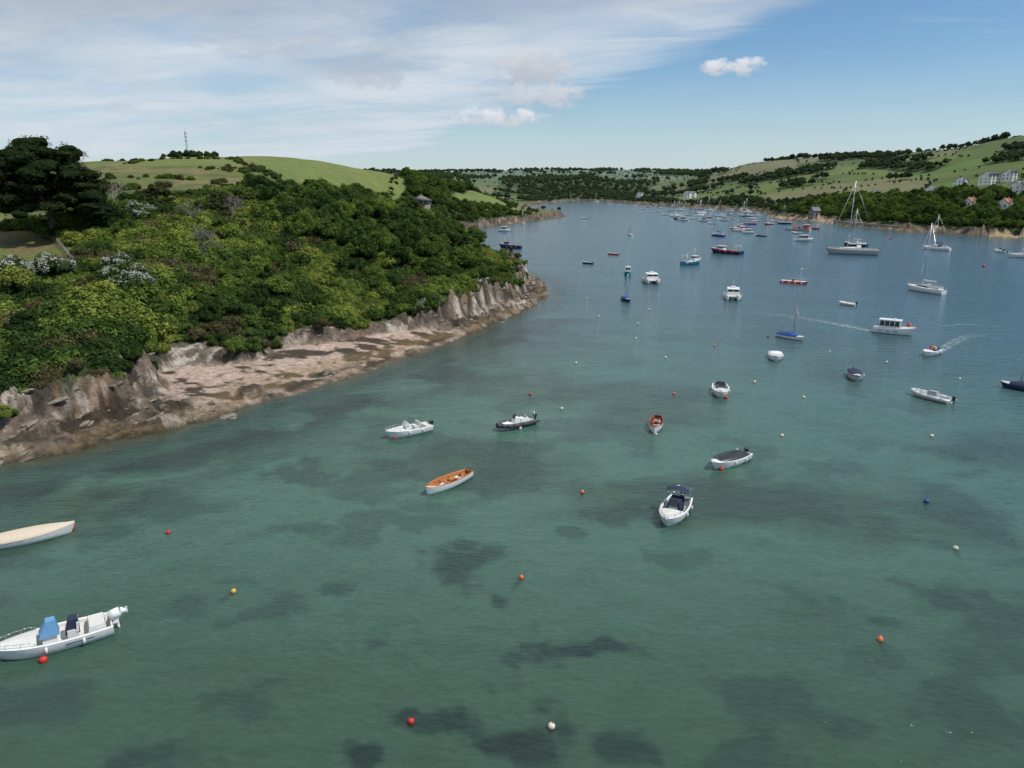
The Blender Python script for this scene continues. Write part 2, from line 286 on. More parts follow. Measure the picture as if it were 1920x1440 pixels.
# ---------------------------------------------------------------- foliage
def leafmat(name,cols,blossom=None,trans=.2):
    m=bpy.data.materials.new(name); q=nt(m); N=q.nodes; K=q.links.new
    o=N.new('ShaderNodeOutputMaterial'); d=N.new('ShaderNodeBsdfDiffuse'); t=N.new('ShaderNodeBsdfTranslucent'); mx=N.new('ShaderNodeMixShader'); mx.inputs[0].default_value=trans
    K(d.outputs[0],mx.inputs[1]); K(t.outputs[0],mx.inputs[2]); K(mx.outputs[0],o.inputs[0])
    ti=N.new('ShaderNodeAttribute'); ti.attribute_type='INSTANCER'; ti.attribute_name='tint'
    sh=N.new('ShaderNodeAttribute'); sh.attribute_name='shade'
    r=N.new('ShaderNodeValToRGB'); e=r.color_ramp.elements
    e[0].position=0; e[0].color=(*cols[0],1); e[1].position=1; e[1].color=(*cols[-1],1)
    for i,c in enumerate(cols[1:-1]): k=e.new((i+1)/(len(cols)-1)); k.color=(*c,1)
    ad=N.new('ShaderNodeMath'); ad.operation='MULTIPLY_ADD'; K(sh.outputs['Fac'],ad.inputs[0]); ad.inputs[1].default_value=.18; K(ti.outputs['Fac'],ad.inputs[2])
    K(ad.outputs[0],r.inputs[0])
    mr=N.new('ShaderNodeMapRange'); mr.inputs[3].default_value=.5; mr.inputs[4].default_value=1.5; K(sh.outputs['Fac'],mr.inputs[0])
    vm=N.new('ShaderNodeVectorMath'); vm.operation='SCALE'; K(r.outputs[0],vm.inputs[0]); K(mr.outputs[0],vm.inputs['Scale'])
    out=vm.outputs[0]
    if blossom:
        gt=N.new('ShaderNodeMath'); gt.operation='GREATER_THAN'; gt.inputs[1].default_value=blossom; K(sh.outputs['Fac'],gt.inputs[0])
        mm=N.new('ShaderNodeMix'); mm.data_type='RGBA'; mm.inputs[7].default_value=(.50,.50,.44,1); K(gt.outputs[0],mm.inputs[0]); K(out,mm.inputs[6]); out=mm.outputs[2]
    K(out,d.inputs[0]); K(out,t.inputs[0]); return m
LEAF=leafmat('leaf_foliage',[(.026,.048,.017),(.056,.094,.024),(.096,.146,.032),(.15,.20,.040),(.225,.26,.055)],trans=.28)
FARLEAF=leafmat('distant_hazed_foliage',[(.042,.066,.040),(.065,.095,.045),(.095,.125,.055)],trans=.2)  # lighter, bluish leaf colours with the distance haze painted in
PINE=leafmat('pine_needles',[(.030,.046,.018),(.058,.076,.028)],trans=.12)
HAW=leafmat('hawthorn_blossom',[(.05,.08,.03),(.1,.14,.04)],blossom=.5)
BROWN=leafmat('brown_foliage',[(.085,.08,.035),(.15,.13,.065)])
def cards(lobes,nclump,per,rc,ls,shell=.85,flat=1.0,low=-.3):
    """leaf-sized quads gathered in clumps over the lobes"""
    V=[];SH=[]
    L=np.array(lobes,float); vol=(L[:,3]*L[:,4]+L[:,3]*L[:,5]); pr=vol/vol.sum()
    cnt=0; tries=0
    while cnt<nclump and tries<nclump*8:
        tries+=1
        i=rng.choice(len(L),p=pr); d=rng.normal(size=3); d/=np.linalg.norm(d)
        if d[2]<low: continue
        c=L[i,:3]+d*L[i,3:6]*(shell+.22*(rng.random()-.5))
        if len(L)<30 and any(j!=i and (((c-L[j,:3])/L[j,3:6])**2).sum()<.6 for j in range(len(L))): continue
        cnt+=1; s=rng.random()
        dd=rng.normal(size=(per,3)); dd/=np.linalg.norm(dd,axis=1)[:,None]; rr=rc*(.45+.6*rng.random(per))[:,None]*(.7+.6*rng.random())
        pos=c+dd*rr*np.array([1,1,flat])
        nrm=dd*.7+d*.5+rng.normal(size=(per,3))*.45+np.array([0,0,.25]); nrm/=np.linalg.norm(nrm,axis=1)[:,None]
        a=np.cross(nrm,rng.normal(size=(per,3))); a/=np.linalg.norm(a,axis=1)[:,None]; b=np.cross(nrm,a)
        sz=ls*(.6+.8*rng.random(per))[:,None]
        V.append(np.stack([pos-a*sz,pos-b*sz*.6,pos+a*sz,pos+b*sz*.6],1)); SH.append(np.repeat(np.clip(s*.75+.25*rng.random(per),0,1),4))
    V=np.concatenate(V).reshape(-1,3); return V,np.arange(len(V)).reshape(-1,4),np.concatenate(SH)
def tubes(segs,k=6):
    V=[];Fc=[]
    for p0,p1,r0,r1 in segs:
        p0=np.array(p0,float);p1=np.array(p1,float);d=p1-p0;d/=np.linalg.norm(d)+1e-9
        a=np.cross(d,[.3,.2,1] if abs(d[2])<.9 else [1,0,0]);a/=np.linalg.norm(a);b=np.cross(d,a); b0=len(V)
        for p_,r_ in((p0,r0),(p1,r1)):
            for i in range(k): t=2*math.pi*i/k; V.append(p_+(a*math.cos(t)+b*math.sin(t))*r_)
        for i in range(k): j=(i+1)%k; Fc.append((b0+i,b0+j,b0+k+j,b0+k+i))
    return np.array(V),np.array(Fc)
def blob(lobes,f=.8,n1=7,n2=10):
    V=[];Fc=[]
    for l in lobes:
        b0=len(V)
        for i in range(n1+1):
            ph=math.pi*i/n1
            for j in range(n2): t=2*math.pi*j/n2; k=f*(.9+.2*random.random()); V.append((l[0]+l[3]*k*math.sin(ph)*math.cos(t),l[1]+l[4]*k*math.sin(ph)*math.sin(t),l[2]+l[5]*k*math.cos(ph)))
        Fc.append(gridfaces(n1+1,n2,True)+b0)
    return np.array(V),np.concatenate(Fc)
def plant(name,lobes,nclump,per,rc,ls,leaf=LEAF,core=.72,segs=None,trunkmat=BARK,**kw):
    V,Fc,SH=cards(lobes,nclump,per,rc,ls,**kw); mi=np.zeros(len(Fc))
    if core:
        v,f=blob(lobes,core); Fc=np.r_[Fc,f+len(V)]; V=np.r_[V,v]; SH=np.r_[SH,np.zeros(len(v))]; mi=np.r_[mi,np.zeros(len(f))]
    if segs:
        v,f=tubes(segs); Fc=np.r_[Fc,f+len(V)]; V=np.r_[V,v]; SH=np.r_[SH,np.zeros(len(v))]; mi=np.r_[mi,np.ones(len(f))]
    return np_mesh(name,V,Fc,[leaf,trunkmat],{'shade':('FLOAT',SH)},smooth=False,midx=mi)
def rl(n,R,z0,z1,r0,r1,fz=.8):
    o=[]
    for i in range(n):
        a=random.random()*6.28; q=R*math.sqrt(random.random()); r=random.uniform(r0,r1)
        o.append((q*math.cos(a),q*math.sin(a),random.uniform(z0,z1)*(1-.35*q/max(R,.01)),r,r*random.uniform(.85,1.15),r*fz))
    return o
def source(prefix,meshes):
    c=bpy.data.collections.new(prefix)
    for i,m in enumerate(meshes):
        o=bpy.data.objects.new(f'{prefix}_{i:02d}',m); c.objects.link(o)
    return c
shr_src=source('shrub_kinds',[plant(f'shrub{i}',rl(5,.6,.25,.75,.42,.62),75,34,.20,.060) for i in range(5)]+[plant('shrub_haw',rl(5,.6,.3,.8,.42,.6),85,30,.2,.055,leaf=HAW)]+[plant('shrub_brown',rl(5,.6,.25,.9,.35,.5),60,30,.2,.05,leaf=BROWN)])
def treemesh(i,nc,per,ls,rc=.075,leaf=LEAF):
    L=[(0,0,.62,.24,.24,.24)]+[(.2*math.cos(a+i),.2*math.sin(a+i),random.uniform(.42,.66),random.uniform(.15,.22),random.uniform(.15,.22),random.uniform(.14,.2)) for a in np.linspace(0,5.2,6)]+[(random.uniform(-.1,.1),random.uniform(-.1,.1),.78,.15,.15,.14)]
    segs=[((0,0,-.08),(0.01,0,.3),.035,.024)]+[((0.01,0,.25),(l[0]*.9,l[1]*.9,l[2]),.018,.006) for l in L]
    return plant(f'tree{i}',L,nc,per,rc,ls,core=.74,segs=segs,low=-.6,leaf=leaf)
tr_src=source('tree_kinds',[treemesh(i,150,26,.022) for i in range(4)])
ft_src=source('far_tree_kinds',[treemesh(10+i,60,13,.042,.085,FARLEAF) for i in range(4)])
def gn(name,src):
    g=bpy.data.node_groups.new(name,'GeometryNodeTree'); g.interface.new_socket('Geometry',in_out='INPUT',socket_type='NodeSocketGeometry'); g.interface.new_socket('Geometry',in_out='OUTPUT',socket_type='NodeSocketGeometry')
    N=g.nodes;K=g.links.new; i=N.new('NodeGroupInput');o=N.new('NodeGroupOutput'); p=N.new('GeometryNodeInstanceOnPoints'); ci=N.new('GeometryNodeCollectionInfo')
    ci.inputs[0].default_value=src; ci.inputs['Separate Children'].default_value=True; ci.inputs['Reset Children'].default_value=True
    def na(nm,ty):
        q=N.new('GeometryNodeInputNamedAttribute'); q.data_type=ty; q.inputs[0].default_value=nm; return q.outputs[0]
    K(i.outputs[0],p.inputs['Points']); K(ci.outputs[0],p.inputs['Instance']); p.inputs['Pick Instance'].default_value=True
    K(na('vid','INT'),p.inputs['Instance Index']); er=N.new('FunctionNodeEulerToRotation'); cx=N.new('ShaderNodeCombineXYZ'); K(na('rotz','FLOAT'),cx.inputs[2]); K(cx.outputs[0],er.inputs[0]); K(er.outputs[0],p.inputs['Rotation'])
    K(na('scl','FLOAT_VECTOR'),p.inputs['Scale']); K(p.outputs[0],o.inputs[0]); return g
def scatter(name,P,scl,src,vid,tint,zs=None,rot=None):
    n_=len(P); me=bpy.data.meshes.new(name); me.vertices.add(n_); me.vertices.foreach_set('co',np.asarray(P,np.float32).ravel())
    sc=np.c_[scl,scl,scl if zs is None else scl*zs]
    for k,ty,ar,f in(('vid','INT',vid,'value'),('rotz','FLOAT',rng.random(n_)*6.28 if rot is None else rot,'value'),('tint','FLOAT',tint,'value'),('scl','FLOAT_VECTOR',sc,'vector')):
        a=me.attributes.new(k,ty,'POINT'); a.data.foreach_set(f,np.asarray(ar,np.int32 if ty=='INT' else np.float32).ravel())
    o=obj(name,me); m=o.modifiers.new('scatter','NODES'); m.node_group=gn(name,src); return o
def jit(x0,x1,y0,y1,sp):
    gx,gy=np.meshgrid(np.arange(x0,x1,sp),np.arange(y0,y1,sp)); gx=gx.ravel();gy=gy.ravel()
    return gx+rng.uniform(-.5,.5,len(gx))*sp, gy+rng.uniform(-.5,.5,len(gx))*sp
# headland scrub
x,y=jit(-150,20,40,262,1.45); s=coast(x,y); w=wid(x,y)
m=(s>w+2.4+(fbm(x/5,y/5,2,111)-.5)*6.5)&~inpoly(x,y,G1)&~inpoly(x,y,G2)&(s<95)&((fbm(x/7,y/7,2,119)<.76)|(s<w+9)); x,y,s=x[m],y[m],s[m]; z=height(x,y,s)
nz=fbm(x/7,y/7,3,113); big=fbm(x/14,y/14,2,115)
tint=np.clip(.35+(nz-.5)*1.9+rng.normal(0,.19,len(x))+(y<100)*.06,0,.95)
scl=1.0+1.4*ss(.35,.7,big)+rng.random(len(x))**2*1.5; scl*=np.clip((s-wid(x,y))/7,.5,1)
vid=rng.integers(0,5,len(x)); vid=np.where((fbm(x/6,y/6,2,117)>.76)|(rng.random(len(x))<.02),6,vid)
scatter('scrub_foliage',np.c_[x,y,z-.25],scl,shr_src,vid,tint)
# taller thicket trees in the scrub
x,y=jit(-110,10,60,215,6.8); s=coast(x,y); m=(s>wid(x,y)+6)&~inpoly(x,y,G1)&~inpoly(x,y,G2)&(s<90)&(rng.random(len(x))<.6)&(np.hypot(x+66,y-120)>14); x,y,s=x[m],y[m],s[m]
scatter('thicket_tree_foliage',np.c_[x,y,height(x,y,s)-.9],rng.uniform(3.6,6.8,len(x)),tr_src,rng.integers(0,4,len(x)),np.clip(rng.normal(.36,.28,len(x)),0,.95),np.full(len(x),.85))
# hawthorns in blossom
hp=[hit(*p) for p in [(235,560),(255,545),(215,545),(225,520),(260,565),(70,535),(105,530),(30,528),(90,518),(265,415),(275,425)]]
hx=np.array([q[0] for q in hp]);hy=np.array([q[1] for q in hp])
scatter('hawthorn_blossom_bushes',np.c_[hx,hy,height(hx,hy)+1.4],rng.uniform(2.0,2.7,len(hx)),shr_src,np.full(len(hx),5),np.full(len(hx),.5))
# broadleaf trees along headland ridge
x,y=jit(-110,0,120,262,5.0); s=coast(x,y); az=960+F*x/y
m=(s>14)&~inpoly(x,y,G1)&~inpoly(x,y,G2)&(az>490)&(y>150)&(az<900)
m|=(s>14)&(az>130)&(az<=490)&(y>112)&(rng.random(len(x))<.14)&~inpoly(x,y,G1)&~inpoly(x,y,G2)
m&=~cleared(x,y)
x,y=x[m],y[m]; scatter('headland_tree_foliage',np.c_[x,y,height(x,y)-.5],rng.uniform(4.6,8.8,len(x))*np.where(960+F*x/y<490,.6,1),tr_src,rng.integers(0,4,len(x)),np.clip(rng.normal(.25,.2,len(x)),0,.85),np.full(len(x),.9))
def woods(name,x0,x1,y0,y1,sp,h0,h1,src,t0=.1,t1=.5):
    x,y=jit(x0,x1,y0,y1,sp); k=(np.abs(x)<y*.85+40); x,y=x[k],y[k]; s=coast(x,y); a=wood(x,y,s)
    _,ce=cells(x,y); hd=(ce<4.5)&(s>20)&~((x<0)&(y<900))&(rng.random(len(x))<min(1,.55*(sp/6)**-.5+.5))
    m=((a>0)|hd)&(s>3)&~cleared(x,y); x,y,s=x[m],y[m],s[m]; hed=(a[m]<=0)
    z=height(x,y,s); sc=rng.uniform(h0,h1,len(x))*np.where(hed,.38,1)*np.clip(s/30,.6,1)
    scatter(name,np.c_[x,y,z-.4],sc,src,rng.integers(0,4,len(x)),np.clip(rng.uniform(t0,t1,len(x))+(fbm(x/30,y/30,2,121)-.5)*.4,0,1))
woods('wooded_headland_foliage',-160,70,262,830,5.2,6,9,tr_src,.05,.45)
woods('right_bank_woodland',180,620,300,640,6,7,12,tr_src,.0,.6)
woods('hillside_woodland',130,900,640,1250,7.2,7,10,ft_src,.0,.8)
woods('distant_woodland',-500,900,1250,2500,12,8,12,ft_src,.3,1)
woods('far_bank_woodland',-300,130,830,1250,8.5,7,10,ft_src,.1,.8)
# hedges and bushes on the left hill
hl=[]
for line in [[(235,305,350),(330,300,400),(430,300,410),(500,318,330),(560,335,290)],[(190,300,430),(270,298,440)],[(440,318,330),(520,325,320),(560,330,330)],[(690,352,330),(740,335,450),(780,340,520)]]:
    for a,b in zip(line[:-1],line[1:]):
        A_,B_=Pt(*a),Pt(*b); d=math.hypot(A_[0]-B_[0],A_[1]-B_[1]); k=int(d/2.2)
        for i in range(k):
            if random.random()<.72: t=i/k; hl.append((A_[0]+(B_[0]-A_[0])*t+random.uniform(-2,2),A_[1]+(B_[1]-A_[1])*t+random.uniform(-2,2)))
for c_,nn_,sp_ in [((300,330,260),24,14),((480,325,320),40,14),((230,345,215),24,8),((420,368,178),24,8),((520,352,225),30,10),((330,370,176),30,8),((640,352,240),30,12)]:
    q=Pt(*c_)
    for i in range(nn_): hl.append((q[0]+random.gauss(0,sp_),q[1]+random.gauss(0,sp_*.5)))
hl=np.array(hl); scatter('gorse_hedge_bushes',np.c_[hl[:,0],hl[:,1],height(hl[:,0],hl[:,1])-.2],rng.uniform(.8,2.2,len(hl)),shr_src,np.where(rng.random(len(hl))<.25,6,rng.integers(0,5,len(hl))),rng.uniform(.05,.45,len(hl)))
q=Pt(352,294,450); tx=q[0]+rng.normal(0,9,34); ty=q[1]+rng.normal(6,7,34); scatter('hilltop_copse',np.c_[tx,ty,height(tx,ty)-.5],rng.uniform(4,6,34),tr_src,rng.integers(0,4,34),rng.uniform(.05,.3,34))
# shore boulders: angular slabs lying along the strike of the slate
def rockmesh(i):
    V,Fc=blob([(0,0,0,1.25,.6,.32)],1,6,9); V=np.array([v*(.6+.8*vn(np.array(v[0]*1.7+i*9),np.array(v[1]*1.7+v[2]*2),i)) for v in V]); V=np.sign(V)*np.abs(V)**.75*.9; V[:,2]*=.7
    V[:,2]+=V[:,0]*.22
    return np_mesh(f'rock{i}',V,Fc,[mat('shore_rock' if i%2 else 'pale_shore_rock',(.14,.11,.085) if i%2 else (.23,.19,.15),.9,var=.5,scale=1.2,bump=.6)],smooth=False)
rk_src=source('rock_kinds',[rockmesh(i) for i in range(4)])
x,y=jit(-70,14,50,235,.75); s=coast(x,y); w=wid(x,y); _,_,_,bb,_=height(x,y,s,full=True); m=(s>-1.2)&(s<w+3.2)&(rng.random(len(x))<np.where(s>w,.20,np.where(bb>.5,.02,.30))); x,y,s=x[m],y[m],s[m]
scatter('shore_boulders',np.c_[x,y,height(x,y,s)-.08],(rng.gamma(2,.14,len(x))+.12),rk_src,rng.integers(0,4,len(x)),np.zeros(len(x)),None,rng.normal(1.04,.5,len(x)))
# ------------------------------------------------- individual trees
def ground(x,y): return float(height(np.array([x]),np.array([y]))[0])
def pine(name,px,hgt,wd,leaf=PINE,pads=46,dens=1.0,lean=0,per=34,core=.6,pr=(.075,.14),t0=60,drop=.36):
    P=hit(*px,t0); L=[];segs=[((0,0,-1),(.02*wd,0,hgt*.30),.035*hgt,.028*hgt)]; base=np.array((.02*wd,0,hgt*.30))
    for i in range(7):
        a=i*.9+random.random()*.5; e=random.uniform(.45,1.0); R_=wd/2*(1.15-e*.75)
        mid=base+np.array((math.cos(a)*R_*.45+lean*.2,math.sin(a)*R_*.45,hgt*(.22*e))); tip=np.array((math.cos(a)*R_*.85+lean,math.sin(a)*R_*.85,hgt*(.42+.42*e)))
        segs+=[(base,mid,.018*hgt,.012*hgt),(mid,tip,.012*hgt,.004*hgt)]
        for k in range(3):
            t2=tip+np.array((random.uniform(-1,1)*wd*.14,random.uniform(-1,1)*wd*.14,random.uniform(-.02,.08)*hgt)); segs.append((mid,t2,.007*hgt,.003*hgt))
    for i in range(pads):
        a=random.random()*6.28; q=math.sqrt(random.random()); zt=hgt*(.94-.42*q**2.4)-random.random()**1.4*hgt*drop
        zt=max(zt,hgt*random.uniform(.2,.34)); r=wd*random.uniform(*pr)
        L.append((q*wd*.43*math.cos(a)+lean*zt/hgt,q*wd*.43*math.sin(a),zt,r,r,r*.46))
    me=plant(name,L,int(len(L)*13*dens),per,wd*.033,.15,leaf=leaf,core=core,segs=segs,low=-.7,flat=.7)
    return obj(name,me,(P[0],P[1],P[2]-.3))
pine('pine_tree',(100,446),18.5,23.0,pads=210,per=30,core=.82,pr=(.06,.115),dens=.8,drop=.46)
SPARSE=leafmat('thin_pine_needles',[(.065,.065,.03),(.11,.10,.05)])
pine('pine_tree',(300,405),6.8,10,leaf=SPARSE,pads=24,dens=.6,core=.4)
pine('pine_tree',(425,408),6.5,12,leaf=SPARSE,pads=22,dens=.55,core=.4)
pine('pine_tree',(430,435),4.5,9,leaf=SPARSE,pads=14,dens=.5,core=0)
def bare(name,px,hgt,spread=.5,dz=0):
    P=hit(*px); segs=[]
    def br(p,d,l,r,k):
        e=p+d*l; segs.append((p,e,r,r*.65))
        if k==0: return
        for i in range(3 if k>1 else 4):
            nd=d+rng.normal(size=3)*spread; nd[2]+=.12; nd/=np.linalg.norm(nd); br(p+d*l*random.uniform(.55,1),nd,l*random.uniform(.6,.82),r*.6,k-1)
    for i in range(3):
        d=rng.normal(size=3)*.25+np.array((0,0,1)); d/=np.linalg.norm(d); br(np.zeros(3),d,hgt*.33,hgt*.02,4)
    v,f=tubes(segs,4); obj(name,np_mesh(name,v,f,[DEADW]),(P[0],P[1],P[2]+dz))
bare('bare_tree',(222,400),9.5,.4,.5); bare('bare_tree',(385,510),7,.5,2.2); bare('bare_tree',(440,420),6,.7,1.8); bare('bare_tree',(360,430),5,.7,1.8)
# ------------------------------------------------- mesh builder for made objects
class MB:
    def __init__(s): s.v=[];s.f=[];s.m=[];s.s=[];s.mats=[]
    def mi(s,m):
        if m not in s.mats: s.mats.append(m)
        return s.mats.index(m)
    def grid(s,rows,m,smooth=True,wrap=False):
        b=len(s.v); nc=len(rows[0])
        for r_ in rows: s.v+= [tuple(p) for p in r_]
        for i in range(len(rows)-1):
            for j in range(nc if wrap else nc-1):
                k=(j+1)%nc; s.f.append((b+i*nc+j,b+i*nc+k,b+(i+1)*nc+k,b+(i+1)*nc+j))
                mm=m[min(j,len(m)-1)] if isinstance(m,list) else m
                s.m.append(s.mi(mm)); s.s.append(smooth)
    def poly(s,pts,m):
        b=len(s.v); s.v+=[tuple(p) for p in pts]; s.f.append(tuple(range(b,b+len(pts)))); s.m.append(s.mi(m)); s.s.append(False)
    def box(s,c,d,m,tp=1,tx=None,sh=0):
        tx=tp if tx is None else tx; x,y,z=[q/2 for q in d]; P=[]
        for zz,a,b_,o_ in((-z,1,1,0),(z,tx,tp,sh)):
            for i,j in((-1,-1),(1,-1),(1,1),(-1,1)): P.append((c[0]+i*x*a+o_,c[1]+j*y*b_,c[2]+zz))
        b=len(s.v); s.v+=P
        for f in((0,3,2,1),(4,5,6,7),(0,1,5,4),(1,2,6,5),(2,3,7,6),(3,0,4,7)): s.f.append(tuple(b+i for i in f)); s.m.append(s.mi(m)); s.s.append(False)
    def cyl(s,p0,p1,r0,r1,m,k=8,cap=True):
        v,f=tubes([(p0,p1,r0,r1)],k); b=len(s.v); s.v+=[tuple(q) for q in v]
        for q in f: s.f.append(tuple(int(i)+b for i in q)); s.m.append(s.mi(m)); s.s.append(True)
        if cap:
            s.f.append(tuple(range(b+k-1,b-1,-1))); s.m.append(s.mi(m)); s.s.append(False)
            s.f.append(tuple(range(b+k,b+2*k))); s.m.append(s.mi(m)); s.s.append(False)
    def tube(s,pts,r,m,k=5):
        for a,b in zip(pts[:-1],pts[1:]): s.cyl(a,b,r,r,m,k)
    def ell(s,c,r,m,n1=8,n2=12,z0=0,z1=math.pi):
        rows=[]
        for i in range(n1+1):
            ph=z0+(z1-z0)*i/n1; rows.append([(c[0]+r[0]*math.sin(ph)*math.cos(2*math.pi*j/n2),c[1]+r[1]*math.sin(ph)*math.sin(2*math.pi*j/n2),c[2]+r[2]*math.cos(ph)) for j in range(n2)])
        s.grid(rows,m,wrap=True)
    def mesh(s,name):
        me=bpy.data.meshes.new(name); me.from_pydata([tuple(map(float,p)) for p in s.v],[],s.f)
        for m in s.mats: me.materials.append(m)
        me.polygons.foreach_set('material_index',s.m); me.polygons.foreach_set('use_smooth',s.s); me.update(); return me
class Hull:
    def __init__(s,mb,L,B,Hh,tr=.82,tm=.42,pw=2.3,br=.35,rake=.1,top=WHITE,side=WHITE,bot=MAROON,inn=DECK,deck=DECK,floor=.12,td=.6,draft=.28,open_=True,gun=None):
        s.L,s.B,s.H,s.tr,s.tm,s.pw,s.br,s.floor=L,B,Hh,tr,tm,pw,br,floor
        ts=[0,.08,.18,.28,.38,.46,.54,.62,.70,.77,.83,.88,.925,.96,.985,1]; rows=[]
        for t in ts:
            b=s.b(t);z=s.z(t);r_=[]
            lv=[(1,z),(.985,z*.78),(.93,z*.4),(.84,.04),(.5,-draft*.55),(0,-draft)]
            for sg in(1,-1):
                q=[]
                for k,zz in lv: q.append((s.x(t)-rake*L*t**3*(1-(zz+draft)/(z+draft)),sg*b*k,zz))
                r_+= q if sg==1 else q[::-1][1:]
            rows.append(r_)
        mb.grid(rows,[top,side,side,bot,bot,bot,bot,side,side,top]); mb.poly(rows[0][::-1],side)
        g=gun or top; t_in=[t for t in ts if t<td]+[td] if open_ else []
        gw=min(.13,B*.07)
        if open_:
            for sg in(1,-1):
                mb.grid([[(s.x(t),sg*s.b(t),s.z(t)),(s.x(t),sg*(s.b(t)-gw*.1),s.z(t)+.035),(s.x(t),sg*(s.b(t)-gw),s.z(t)+.035),(s.x(t),sg*(s.b(t)-gw*1.25),s.z(t)-.06),(s.x(t)+(.05 if t==0 else 0),sg*(s.b(t)-gw*1.6)*.9,floor),(s.x(t)+(.05 if t==0 else 0),0,floor-.02)] for t in t_in],[g,g,inn,inn,inn])
            q=s.b(0)-gw*1.2; mb.box((s.x(0)+.06,0,(s.z(0)+floor)/2),(.1,2*q,s.z(0)-floor),inn)
        dts=[td]+[t for t in ts if t>td] if open_ else ts
        for sg in(1,-1):
            mb.grid([[(s.x(t),sg*s.b(t),s.z(t)),(s.x(t)-.01,sg*s.b(t)*.93,s.z(t)+.04),(s.x(t)-.02,sg*s.b(t)*.5,s.z(t)+.05+.03*B),(s.x(t)-.02,0,s.z(t)+.06+.045*B)] for t in dts],[g,deck,deck])
        if open_:
            b=s.b(td)*.97; z=s.z(td); mb.poly([(s.x(td),b,z+.03),(s.x(td),0,z+.06+.045*B),(s.x(td),-b,z+.03),(s.x(td),-b*.8,floor),(s.x(td),b*.8,floor)],inn)
    def x(s,t): return -s.L/2+s.L*t
    def b(s,t):
        a=s.tr+(1-s.tr)*math.sin(min(1,t/s.tm)*math.pi/2); c=1-(max(0,t-s.tm)/(1-s.tm))**s.pw
        return max(.015,s.B/2*a*max(c,0)**.85)
    def z(s,t): return s.H*(1+s.br*t*t)
    def cover(s,mb,t0,t1,ch,m,k=.97,dz=.05):
        rows=[]
        for i in range(9):
            t=t0+(t1-t0)*i/8; e=math.sin(math.pi*min(1,max(0.06,(i/8))*1.0)) ; e=.35+.65*e
            rows.append([(s.x(t),s.b(t)*k*c,s.z(t)+dz+ch*e*(1-abs(c)**2.2)-(.1 if abs(c)==1 else 0)) for c in(-1,-.97,-.6,-.3,0,.3,.6,.97,1)])
        mb.grid(rows,m)
    def rail(s,mb,t0,t1,h,m=STEEL,k=.92):
        for sg in(1,-1):
            pts=[(s.x(t),sg*s.b(t)*k,s.z(t)+h*(.5 if i==0 else 1)) for i,t in enumerate(np.linspace(t0,t1,7))]; mb.tube(pts,.018,m)
            for q in pts[::2]: mb.cyl((q[0],q[1],q[2]-h),q,.014,.014,m,4)
        a=s.z(t1)+h; mb.tube([(s.x(t1),s.b(t1)*k,a),(s.x(t1)+.12,0,a),(s.x(t1),-s.b(t1)*k,a)],.018,m)
def outboard(mb,x,z,m=BLACK,k=1.0,tilt=.0):
    mb.box((x-.12*k,0,z+.12*k),(.30*k,.3*k,.3*k),m,.8,.8,-.03); mb.ell((x-.17*k,0,z+.34*k),(.27*k,.18*k,.22*k),m)
    mb.cyl((x-.16*k,0,z+.1*k),(x-.28*k-tilt,0,z-.75*k+tilt),.08*k,.06*k,m); mb.box((x-.30*k-tilt,0,z-.72*k+tilt),(.35*k,.06,.12*k),m); mb.box((x+.02,0,z-.05),(.1,.24*k,.3*k),GREY)
